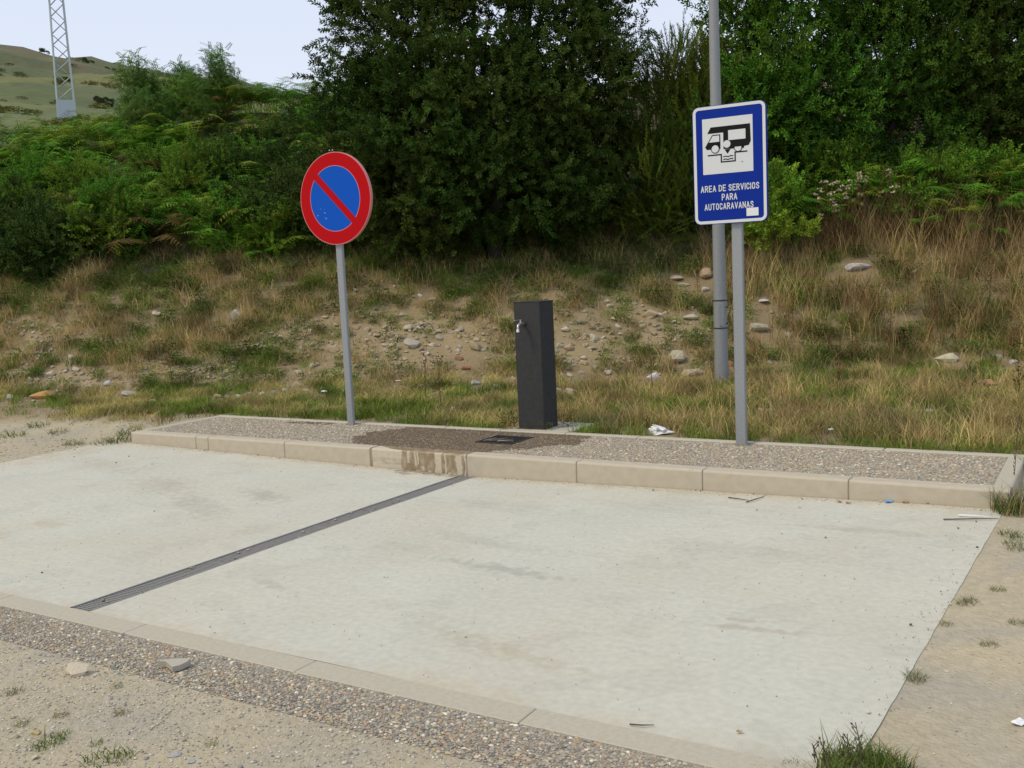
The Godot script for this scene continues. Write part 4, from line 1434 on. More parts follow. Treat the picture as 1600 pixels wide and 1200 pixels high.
func build_trees() -> void:
	rng.seed = 301
	var willow := [spray(1, 0.24, 26, 0.06, 0.026, 1.15, 0.2), spray(2, 0.3, 30, 0.058, 0.024, 1.1, 0.2), spray(3, 0.2, 22, 0.06, 0.028, 1.25, 0.25)]
	var shoots := [spray(4, 0.6, 40, 0.065, 0.014, 0.55, 0.25), spray(5, 0.5, 36, 0.06, 0.014, 0.6, 0.25)]
	var broad := [spray(6, 0.36, 20, 0.062, 0.036, 1.1, 0.2), spray(7, 0.3, 18, 0.055, 0.034, 1.2, 0.2), spray(8, 0.42, 24, 0.065, 0.03, 0.95, 0.2)]
	# the big willow behind the pillar
	var base := spot(-0.25, 15.9)
	var o := thing("willow_tree", base, 0.0, "large dark green bushy willow on the bank behind the tap pillar", "tree")
	var blobs := []
	for e in [[-2.0, 1.3, 0.0, 0.75, 1.0], [-1.9, 2.3, 0.1, 0.75, 1.0], [-1.65, 3.3, 0.1, 0.62, 0.9], [-1.5, 4.2, 0.2, 0.55, 0.6], [-1.85, 3.9, 0.1, 0.36, 0.6], [-2.1, 2.8, 0.1, 0.4, 0.7], [-1.1, 0.9, -0.4, 0.85, 1.1], [-0.9, 2.0, -0.5, 0.95, 1.1], [-0.8, 3.2, -0.1, 0.9, 0.9], [-0.9, 4.4, 0.3, 0.8, 0.6],
			[0.1, 1.0, -0.6, 0.9, 1.1], [0.2, 2.2, -0.6, 1.0, 1.0], [0.1, 3.4, -0.2, 0.95, 0.75], [0.0, 4.6, 0.3, 0.85, 0.5], [1.1, 0.9, -0.3, 0.85, 1.1], [1.2, 2.0, -0.4, 0.9, 1.0], [1.3, 3.1, -0.1, 0.9, 0.9], [1.2, 4.2, 0.2, 0.85, 0.7], [1.75, 3.9, 0.2, 0.55, 0.9], [1.9, 1.4, -0.1, 0.7, 1.0], [1.85, 2.5, 0.0, 0.7, 1.0], [-0.4, 0.5, 0.7, 1.0, 1.0], [0.9, 1.6, 0.8, 1.1, 0.8], [-1.2, 1.8, 0.8, 1.0, 0.8], [0.3, 5.4, 0.3, 0.8, 0.5], [1.0, 5.2, 0.3, 0.8, 0.5], [-0.9, 5.4, 0.3, 0.8, 0.5]]:
		blobs.append([frame_vec(e[0], e[1] + 0.2 * clampf(2.0 - e[1], 0, 1), e[2]), e[3], e[4]])
	limbs(o, 4, blobs, 0.1)
	crown(o, willow, M.leaf, blobs, 13500, Color(0.046, 0.09, 0.016), 0.4, 0.15, 1.0)
	# upright willow scrub to its right
	base = spot(2.75, 16.2)
	o = thing("willow_scrub", base, 0.0, "yellow-green upright willow scrub between the big willow and the steel column", "shrub")
	blobs = []
	for e in [[-0.5, 0.5, -0.3, 0.6, 1], [0.2, 0.55, -0.4, 0.6, 1], [-0.35, 1.25, -0.1, 0.55, 1], [0.35, 1.35, 0.0, 0.55, 1], [-0.2, 2.0, 0.1, 0.45, 1], [0.4, 2.15, 0.1, 0.42, 1], [0.05, 2.55, 0.1, 0.32, 0.8], [0.6, 2.4, 0.3, 0.32, 0.8]]:
		blobs.append([frame_vec(e[0], e[1], e[2]), e[3], e[4]])
	limbs(o, 3, blobs, 0.05)
	crown(o, shoots, M.leaf, blobs, 1900, Color(0.12, 0.185, 0.03), 0.3, 1.0, 0.85)
	# thick broad-leaved thicket at the right, four bushes
	var bush := [
		[3.75, 16.4, 2.2, "low leafy bush filling the gap beside the steel column", Color(0.075, 0.185, 0.021)],
		[4.7, 17.0, 4.4, "dense broad-leaved bush rising behind the blue sign's right edge", Color(0.066, 0.17, 0.02)],
		[6.2, 16.8, 5.0, "tall dark bramble-covered bush above the ferns, next to the thicket's end", Color(0.062, 0.148, 0.02)],
		[7.8, 16.8, 5.1, "dark green thicket bush with rusty leaves above the tall dry grass", Color(0.08, 0.142, 0.023)],
		[9.4, 17.2, 5.2, "broad-leaved bush partly out of sight at the thicket's outer end", Color(0.062, 0.148, 0.02)]]
	for b in bush:
		base = spot(b[0], b[1])
		o = thing("thicket_bush", base, 0.0, b[3], "bush", "bushes of the thicket on the bank")
		blobs = []
		var y := 0.7
		while y < b[2]:
			for k in 3:
				blobs.append([frame_vec(rng.randf_range(-0.75, 0.75), y + rng.randf_range(-0.2, 0.2), rng.randf_range(-0.6, 0.5)), rng.randf_range(0.55, 0.95), 1.0])
			y += 0.75
		limbs(o, 3, blobs, 0.06)
		crown(o, broad, M.leaf, blobs, int(720.0 * b[2]), b[4], 0.35, 0.3, 1.0)
	# light green bush beside the sign
	base = spot(4.05, 15.1)
	o = thing("light_bush", base, 0.0, "small bright yellow-green leafy bush just right of the blue sign's post", "bush")
	blobs = [[frame_vec(0, 0.45, 0), 0.32, 1.0], [frame_vec(0.1, 0.8, 0), 0.28, 1.0], [frame_vec(-0.05, 1.05, 0), 0.2, 1.0]]
	limbs(o, 1, [[frame_vec(0, 0.6, 0), 0.3, 1]], 0.015, 0.4)
	crown(o, [spray(9, 0.25, 24, 0.065, 0.026, 0.9, 0.05)], M.leaf, blobs, 340, Color(0.19, 0.34, 0.04), 0.25, 0.6, 1.0)
	# two feathery saplings on the crest
	var feather := [pinnate(1), pinnate(2)]
	for e in [[-7.6, 22.2, 1.25, "feathery-leaved sapling on the bank's crest, closer to the pylon"], [-6.4, 22.0, 1.45, "taller feathery-leaved sapling on the crest, farther from the pylon"]]:
		base = spot(e[0], e[1])
		o = thing("feathery_sapling", base, 0.0, e[3], "tree", "saplings on the crest")
		blobs = []
		for k in 9:
			var a := TAU * k / 9.0
			var y: float = e[2] * rng.randf_range(0.25, 0.8)
			blobs.append([frame_vec(cos(a) * rng.randf_range(0.15, 0.45), y, sin(a) * 0.4), rng.randf_range(0.2, 0.32), 1.0])
		blobs.append([frame_vec(0.05, e[2] * 0.9, 0), 0.3, 1.0])
		limbs(o, 1, blobs, 0.03, 0.5)
		crown(o, feather, M.leaf, blobs, 190, Color(0.11, 0.215, 0.042), 0.3, 0.6, 0.85)
	# low leafy shrubs along the crest and among the ferns
	var low := [[-5.3, 19.2, 0.6], [-4.1, 18.6, 0.8], [-3.4, 18.0, 1.0], [-4.7, 20.6, 0.4], [-9.6, 17.4, 0.8], [-8.4, 17.2, 0.9], [-7.2, 17.0, 0.7], [-9.0, 18.4, 0.8], [-3.2, 16.8, 1.0], [-4.0, 17.6, 0.7], [-7.8, 18.0, 0.7]]
	for e in low:
		base = spot(e[0], e[1])
		o = thing("bramble_mound", base, 0.0, "low dark bramble mound " + ("beside the big willow" if e[0] > -4.2 else ("at the lower edge of the bracken slope" if e[1] < 17.45 else ("near the crest under the saplings" if e[1] > 19.0 else "halfway up the bracken slope"))), "shrub", "bramble mounds on the bank")
		blobs = []
		for k in 6:
			blobs.append([frame_vec(rng.randf_range(-0.7, 0.7), e[2] * rng.randf_range(0.2, 0.65), rng.randf_range(-0.5, 0.5)), rng.randf_range(0.3, 0.5), 1.0])
		limbs(o, 2, [[frame_vec(0, e[2] * 0.5, 0), 0.4, 1]], 0.012, e[2] * 0.35)
		crown(o, broad, M.dull_leaf, blobs, 620, Color(0.055, 0.105, 0.023), 0.35, 0.35, 0.8)
	# brighter leafy shrubs that break up the bracken
	for e in [[-9.8, 18.5, 0.9], [-8.6, 17.6, 1.0], [-7.6, 18.8, 0.9], [-6.6, 17.4, 1.1], [-5.6, 18.6, 1.0], [-4.8, 17.2, 0.9], [-6.2, 19.4, 0.5], [-8.4, 19.6, 0.5], [-10.4, 19.8, 0.6], [-4.9, 19.4, 0.5], [-3.9, 16.8, 0.8], [-6.9, 17.2, 0.7], [-3.6, 20.6, 0.7]]:
		base = spot(e[0], e[1])
		o = thing("leafy_shrub", base, 0.0, "fresh green leafy shrub " + ("on the crest of the bracken slope" if e[1] > 19.3 else ("low on the bracken slope behind the round sign" if e[0] > -5.2 else ("low on the bracken slope" if e[1] < 17.8 else "high on the bracken slope"))), "shrub", "leafy shrubs in the bracken")
		blobs = []
		for k in 5:
			blobs.append([frame_vec(rng.randf_range(-0.55, 0.55), e[2] * rng.randf_range(0.3, 0.9), rng.randf_range(-0.4, 0.4)), rng.randf_range(0.25, 0.42), 1.0])
		limbs(o, 2, [[frame_vec(0, e[2] * 0.5, 0), 0.4, 1]], 0.012, e[2] * 0.35)
		crown(o, willow if rng.randf() < 0.4 else broad, M.leaf, blobs, 420, Color(rng.randf_range(0.08, 0.15), 0.24, 0.026), 0.3, 0.4, 0.75)
	for e in [[4.9, 15.7, 0.7], [5.7, 15.9, 0.8], [6.5, 15.6, 0.7], [7.4, 15.7, 0.8], [8.3, 15.6, 0.7]]:
		base = spot(e[0], e[1])
		o = thing("leafy_shrub", base, 0.0, "light green leafy shrub mixed with ferns at the foot of the thicket", "shrub", "light shrubs under the thicket")
		blobs = []
		for k in 5:
			blobs.append([frame_vec(rng.randf_range(-0.5, 0.5), e[2] * rng.randf_range(0.3, 0.95), rng.randf_range(-0.3, 0.3)), rng.randf_range(0.22, 0.36), 1.0])
		limbs(o, 2, [[frame_vec(0, e[2] * 0.5, 0), 0.4, 1]], 0.012, e[2] * 0.35)
		crown(o, broad, M.leaf, blobs, 360, Color(0.12, 0.26, 0.03), 0.3, 0.5, 0.8)
	# bushes far off on the hillside
	for i in 24:
		var dd := rng.randf_range(150.0, 260.0)
		var k := rng.randf_range(-0.53, -0.24)
		base = spot(k * dd, dd)
		if i < 14:
			base = on_land(rng.randf_range(150, 235), rng.randf_range(158, 167))
			dd = depth_of(base.x, base.z)
		o = thing("hill_bush", base, 0.0, "small dark bush in a clump on the far grassy hillside" if i < 14 else "scattered dark bush dotting the upper hillside", "bush", "clumped bushes on the hill" if i < 14 else "scattered bushes on the hill")
		blobs = []
		var big := dd / 330.0
		for q in 4: blobs.append([frame_vec(rng.randf_range(-1, 1), rng.randf_range(0.2, 0.9), rng.randf_range(-1, 1)) * big, rng.randf_range(0.5, 0.8) * big, 1.0])
		crown(o, [leaf_ball(4)], M.dull_leaf, blobs, 16, Color(0.08, 0.115, 0.045), 0.3, 2.5, 1.3 * big)

	var places := []
	var tints := PackedColorArray()
	for i in 900:
		var dd := 40.0 * pow(7.0, rng.randf())
		var p := spot(rng.randf_range(-0.56, -0.2) * dd, dd)
		if wide.get_noise_2d(p.x * 4 + 20, p.z * 4) + rng.randf_range(-0.3, 0.3) < 0.2: continue
		places.append(Transform3D(Basis(Vector3.UP, rng.randf() * TAU).scaled(Vector3(1.6, 0.6, 1.6) * rng.randf_range(0.4, 1.1) * (0.4 + dd / 170.0)), p))
		tints.append(([Color(0.2, 0.2, 0.07), Color(0.22, 0.17, 0.085), Color(0.15, 0.18, 0.06)][rng.randi() % 3] as Color) * rng.randf_range(0.7, 1.2))
	tag(many("hill_scrub", leaf_ball(3), M.dull_leaf, places, tints, self), "low brownish scrub speckling the far hillside", "scrub")

# ------------------------------------------------------------------ bracken
func frond(st: SurfaceTool, turn: float, length: float, rise: float, droop: float, tone: Color, r: RandomNumberGenerator) -> void:
	var out := Vector3(cos(turn), 0, sin(turn))
	var side := Vector3(-sin(turn), 0, cos(turn))
	var at := func(k: float) -> Vector3: return out * length * (0.08 + 0.9 * k) * lerpf(0.75, 1.0, k) + Vector3.UP * (rise * sin(minf(k * 1.9, 1.7)) - droop * k * k)
	st.set_color(Color(tone.r * 1.1, tone.g * 0.9, tone.b * 0.8))
	var prev := Vector3.ZERO
	for k in 5:
		var p: Vector3 = at.call((k + 1) / 5.0)
		var w := 0.005 * (1.0 - k / 5.5)
		quad(st, prev - side * w, prev + side * w, p + side * w, p - side * w)
		prev = p
	var n := 15
	for i in n:
		var k := 0.26 + 0.74 * (i + 0.5) / n
		var p: Vector3 = at.call(k)
		var fwd: Vector3 = (at.call(minf(k + 0.05, 1.0)) - at.call(k - 0.05)).normalized()
		var f := (i + 0.5) / n
		var l := length * 0.36 * pow(1.0 - f, 0.75) * (0.55 + 0.45 * smoothstep(0.0, 0.2, f)) + 0.012
		for s in [-1.0, 1.0]:
			var d: Vector3 = (side * s + fwd * 0.45 - Vector3.UP * r.randf_range(0.05, 0.4)).normalized()
			var e: Vector3 = d.cross(Vector3.UP).normalized() * s
			var b := r.randf_range(0.75, 1.2)
			st.set_color(Color(tone.r * b, tone.g * b, tone.b * b))
			var m := 5
			for j in m:
				var g := (j + 0.5) / m
				var q := p + d * l * g
				var wd := l * 0.2 * (1.0 - g * 0.85)
				var step := d * l / m * 0.55
				var nn := d.cross(e) * wd * 0.25
				tri(st, q - step, q + e * wd + step * 0.6 + nn, q + step * 0.5)
				tri(st, q - step, q + step * 0.5, q - e * wd + step * 0.6 + nn)
			

func fern_mesh(seed_: int, fronds: int, length: float) -> ArrayMesh:
	var r := RandomNumberGenerator.new()
	r.seed = seed_
	var st := begin()
	for i in fronds:
		var b := r.randf_range(0.8, 1.15)
		var rust := 1.0 if r.randf() > 0.05 else 1.8
		frond(st, TAU * i / fronds + r.randf_range(-0.4, 0.4), length * r.randf_range(0.75, 1.15), r.randf_range(0.3, 0.85), r.randf_range(0.05, 0.45), Color(b * rust, b * (1.0 if rust == 1.0 else 0.8), b * 0.9), r)
	return done(st)

func fern_place(u: float, d: float, s: float) -> Transform3D:
	var p := spot(u, d)
	var n := normal_of(p.x, p.z)
	var q := Quaternion(Vector3.UP, Vector3.UP.lerp(n, rng.randf_range(0.0, 0.5)).normalized())
	return Transform3D(Basis(q) * Basis(Vector3.UP, rng.randf() * TAU).scaled(Vector3.ONE * s), p - Vector3(0, 0.04, 0))

func fern_zone(u: float, d: float) -> float:
	var t := d - foot(u)
	if u < -2.4:
		var from := 3.5 + wide.get_noise_2d(u * 40, 7) * 1.2
		return smoothstep(from, from + 0.5, t) * clampf(0.5 + 1.6 * wide.get_noise_2d(u * 60, d * 60), 0.06, 1.0)
	if u > 3.9:
		return smoothstep(3.0, 3.3, t) * (1.0 - smoothstep(5.2, 5.8, t)) * 0.55
	return 0.0

func build_ferns() -> void:
	rng.seed = 401
	var meshes := [fern_mesh(1, 7, 0.75), fern_mesh(2, 6, 0.85), fern_mesh(3, 8, 0.65), fern_mesh(4, 6, 0.8)]
	var places := [[], [], [], []]
	var tints := [PackedColorArray(), PackedColorArray(), PackedColorArray(), PackedColorArray()]
	var tries := 0
	var n := 0
	while n < 620 and tries < 20000:
		tries += 1
		var u := rng.randf_range(-12.0, 9.5)
		var d := rng.randf_range(14.5, 24.0)
		if rng.randf() > fern_zone(u, d): continue
		var k := n % 4
		places[k].append(fern_place(u, d, rng.randf_range(0.5, 1.3)))
		var l := rng.randf_range(0.7, 1.3)
		var hue := wide.get_noise_2d(u * 80, d * 80)
		var c := Color(0.115, 0.29, 0.026)
		if hue > 0.12: c = Color(0.22, 0.31, 0.036)
		if hue < -0.4: c = Color(0.2, 0.14, 0.05)
		tints[k].append(c * l)
		n += 1
	for k in 4:
		tag(many("bracken", meshes[k], M.dull_leaf, places[k], tints[k], self), ["green bracken covering the upper bank", "bracken with long fronds covering the upper bank", "bracken with short fronds covering the upper bank", "bracken with few fronds covering the upper bank"][k], "bracken")
	# single ferns that stand clear at the lower edge and the crest
	for e in [[300, 300], [230, 330], [340, 330], [400, 290], [450, 350], [190, 300], [270, 270], [520, 330], [130, 290], [70, 270], [1330, 310], [1390, 300], [1450, 270], [1530, 250], [1580, 290], [1290, 290], [480, 300], [360, 260], [420, 240]]:
		var p := on_land(e[0], e[1] + 25)
		var t := fern_place(across_of(p.x, p.z), depth_of(p.x, p.z), rng.randf_range(0.95, 1.3))
		var o := Node3D.new()
		o.name = numbered("fern_plant")
		add_child(o)
		o.transform = t
		var right: bool = e[0] > 800
		tag(o, "single green fern clump at the thicket's foot above the dry grass" if right else "single green fern clump standing out of the bracken slope", "fern", "fern clumps below the thicket" if right else "fern clumps on the slope")
		var m: StandardMaterial3D = M.dull_leaf.duplicate()
		m.albedo_color = lin(0.13 * rng.randf_range(0.85, 1.2), 0.31 * rng.randf_range(0.85, 1.1), 0.03)
		part("fronds", meshes[rng.randi() % 4], m, o)

# ------------------------------------------------------------------ grass
func tuft(seed_: int, blades: int, low: float, high: float, w: float, lean: float, radius: float, seeds: float, a: Color, b: Color) -> ArrayMesh:
	var r := RandomNumberGenerator.new()
	r.seed = seed_
	var st := begin()
	for i in blades:
		var h := r.randf_range(low, high)
		var ang := r.randf() * TAU
		var p := Vector3(cos(ang), 0, sin(ang)) * radius * sqrt(r.randf())
		var la := r.randf() * TAU
		var l := Vector3(cos(la), 0, sin(la)) * lean * r.randf_range(0.3, 1.4) * h
		var face := r.randf() * TAU
		var s := Vector3(cos(face), 0, sin(face)) * w * 0.5
		var mid := p + Vector3(0, h * 0.55, 0) + l * 0.3
		var tip := p + Vector3(0, h, 0) + l
		st.set_color(a.lerp(b, r.randf()) * r.randf_range(0.75, 1.2))
		quad(st, p - s, p + s, mid + s * 0.8, mid - s * 0.8)
		tri(st, mid - s * 0.8, mid + s * 0.8, tip)
		if r.randf() < seeds:
			st.set_color(Color(0.24, 0.16, 0.085) * r.randf_range(0.7, 1.4))
			for k in 5:
				var q := mid.lerp(tip, 0.72 + 0.3 * k / 5.0)
				var o := Vector3(r.randfn(), r.randfn() + 1.0, r.randfn()).normalized() * h * 0.035
				tri(st, q - s, q + s, q + o)
	return done(st)

func herb(seed_: int, a: Color, b: Color) -> ArrayMesh:
	var r := RandomNumberGenerator.new()
	r.seed = seed_
	var st := begin()
	for i in 80:
		var h := r.randf_range(0.01, 0.16)
		var ang := r.randf() * TAU
		var out := Vector3(cos(ang), 0, sin(ang))
		var p := out * r.randf_range(0.0, 0.12) + Vector3.UP * h
		var dir := (out + Vector3(r.randfn(), r.randfn() * 0.6 + 0.4, r.randfn()) * 0.6).normalized()
		leaf(st, p, dir, dir.cross(Vector3(r.randfn(), 2.0, r.randfn())).normalized(), r.randf_range(0.022, 0.05), r.randf_range(0.011, 0.022), a.lerp(b, r.randf()) * r.randf_range(0.75, 1.2))
	return done(st)

# a low round bush seen from far off, leaves only
func leaf_ball(seed_: int) -> ArrayMesh:
	var r := RandomNumberGenerator.new()
	r.seed = seed_
	var st := begin()
	for i in 130:
		var v := Vector3(r.randfn(), absf(r.randfn()) * 0.8, r.randfn()).normalized()
		var p := v * Vector3(0.5, 0.42, 0.5) * pow(r.randf(), 0.35) * r.randf_range(0.8, 1.1)
		var dir := (v + Vector3(r.randfn(), r.randfn(), r.randfn()) * 0.6).normalized()
		var b := r.randf_range(0.7, 1.25)
		leaf(st, p, dir, dir.cross(Vector3(r.randfn(), 1.0, r.randfn())).normalized(), 0.16, 0.1, Color(b, b, b))
	return done(st)

func build_grass() -> void:
	rng.seed = 501
	var g1 := Color(0.11, 0.19, 0.03)
	var g2 := Color(0.19, 0.225, 0.05)
	var y1 := Color(0.54, 0.43, 0.205)
	var y2 := Color(0.34, 0.25, 0.11)
	var kinds := [
		tuft(1, 34, 0.04, 0.11, 0.006, 0.8, 0.11, 0.0, g1, g2),          # short green
		tuft(2, 28, 0.07, 0.17, 0.0065, 0.9, 0.11, 0.0, g1, g2),           # longer green
		tuft(3, 28, 0.05, 0.14, 0.006, 1.1, 0.12, 0.1, y1, y2),          # short dry
		tuft(4, 20, 0.12, 0.28, 0.0065, 0.9, 0.12, 0.3, y1, y2),         # dry
		tuft(5, 9, 0.22, 0.55, 0.006, 0.5, 0.14, 0.8, y1, y2),          # tall dry stalks
		tuft(6, 28, 0.06, 0.16, 0.006, 0.9, 0.12, 0.05, g2, y1),          # half dry
		herb(7, Color(0.09, 0.165, 0.028), Color(0.15, 0.2, 0.045)),         # leafy herbs
		tuft(8, 12, 0.15, 0.42, 0.006, 0.6, 0.13, 0.9, Color(0.27, 0.16, 0.07), Color(0.17, 0.09, 0.04))]   # rust-brown stalks
	var places := []
	var tints := []
	for k in kinds.size():
		places.append([])
		tints.append(PackedColorArray())
	var put := func(k: int, p: Vector3, s: float, pale: float) -> void:
		places[k].append(Transform3D(Basis(Vector3.UP, rng.randf() * TAU).scaled(Vector3(s, s * rng.randf_range(0.8, 1.2), s)), p - Vector3(0, 0.01, 0)))
		var l: float = pale * rng.randf_range(0.7, 1.2) * (1.0 + 0.9 * wide.get_noise_2d(p.x * 70 + 33, p.z * 70))
		tints[k].append(Color(l, l * rng.randf_range(0.93, 1.03), l))
	for i in 60000:
		var u := rng.randf_range(-11.0, 9.5)
		var d := rng.randf_range(6.2, 19.0)
		var p := Vector3(EYE.x, 0, EYE.z) + ahead * d + aside * u
		if paved(p.x, p.z, 0.02): continue
		var t := d - foot(u)
		var green := wide.get_noise_2d(p.x * 28, p.z * 28) + 0.35 * wide.get_noise_2d(p.x * 90, p.z * 90)
		var dense := 0.0
		var k := 0
		var s := rng.randf_range(0.8, 1.25)
		if t < 0.0:
			# level strip behind the island; bare dirt nearer the bay
			if p.z > -0.2 and p.x < 6.0 : continue
			if p.x > 5.9 and p.z > -0.9: continue
			dense = 0.55 if p.x > -2.2 else smoothstep(-0.75, -1.5, p.z + 0.25 * (p.x + 2.2) * 0.3 + green * 0.8)
			if p.x > -2.2: dense = maxf(dense, 0.3)
			k = [0, 1][rng.randi() % 2] if green > 0.02 else [2, 5, 5][rng.randi() % 3]
			if u > 0.5 and green < 0.25: k = [2, 5, 3, 1][rng.randi() % 4]
			if p.z > -1.45 and p.x > -2.2: k = [0, 1][rng.randi() % 2]
			s *= 0.78
		elif t < 4.6:
			if u > 3.9 and t > 3.3 and (u < 5.0 or t > 4.1): continue
			var bare := scree(u, t)
			dense = 0.68 - bare * 0.4
			if bare > 0.4: s *= 0.75
			if t > 3.2 and (u < -2.4 or u > 3.9): dense *= 0.6
			k = ([2, 2, 5, 0, 3, 6][rng.randi() % 6] if green < 0.05 else [0, 1, 5, 0, 6][rng.randi() % 5])
			if u > 3.0: k = [3, 4, 2, 1, 5, 7, 6][rng.randi() % 7] if green < 0.05 else [1, 1, 0, 3, 5, 6][rng.randi() % 6]
			if u > 3.0 and t > 1.2 and rng.randf() < 0.22: k = 4
			if u > 4.8 and t > 2.6 and rng.randf() < 0.6:
				k = [4, 4, 7][rng.randi() % 3]
				s *= 1.35
			if u < -4.0 and t > 1.0 and green < 0.1 and rng.randf() < 0.25: k = 3
			if absf(u) < 2.6 and t > 2.4: k = [1, 1, 6, 3, 0][rng.randi() % 5]
		elif t < 9.0 and u < -2.4:
			# dry grass where the bracken leaves gaps
			dense = 0.5 * (1.0 - fern_zone(u, d))
			k = [2, 3, 5, 3, 6, 7][rng.randi() % 6]
			s *= 1.3
		else:
			continue
		if t > 0.3: dense *= 0.35 + 1.0 * smoothstep(-0.3, 0.15, fine.get_noise_2d(p.x * 110, p.z * 110))
		if rng.randf() > dense: continue
		var covered := false
		for q in stones:
			var off: Vector2 = Vector2(p.x, p.z) - q[0]
			if off.length_squared() < 0.6:
				var near := -off.dot(Vector2(ahead.x, ahead.z))      # how far it stands on the open side of the stone
				if off.length() < q[1] + 0.07 or near > 0 and near < 0.45 and absf(off.dot(Vector2(aside.x, aside.z))) < q[1] * 0.9:
					covered = true
		if covered: continue
		p.y = land(p.x, p.z)
		put.call(k, p, s, 1.1 if t < 0.2 else 1.0)
	var names := ["short_green_grass", "long_green_grass", "short_dry_grass", "dry_grass", "tall_dry_grass", "half_dry_grass", "leafy_herbs", "rusty_stalks"]
	var labels := ["short green grass behind the island and on the bank", "longer green grass in patches on the bank", "short straw-coloured dry grass on the bank", "knee-high dry grass on the bank", "tall dry seeding stalks on the bank below the thicket", "half-dried yellowish grass of the level strip", "low green leafy herbs scattered over the bank", "rust-brown seeding stalks in the dry grass"]
	for k in kinds.size():
		tag(many(names[k], kinds[k], M.grass, places[k], tints[k], self), labels[k], "grass")
	build_tufts(kinds)
	build_weeds()

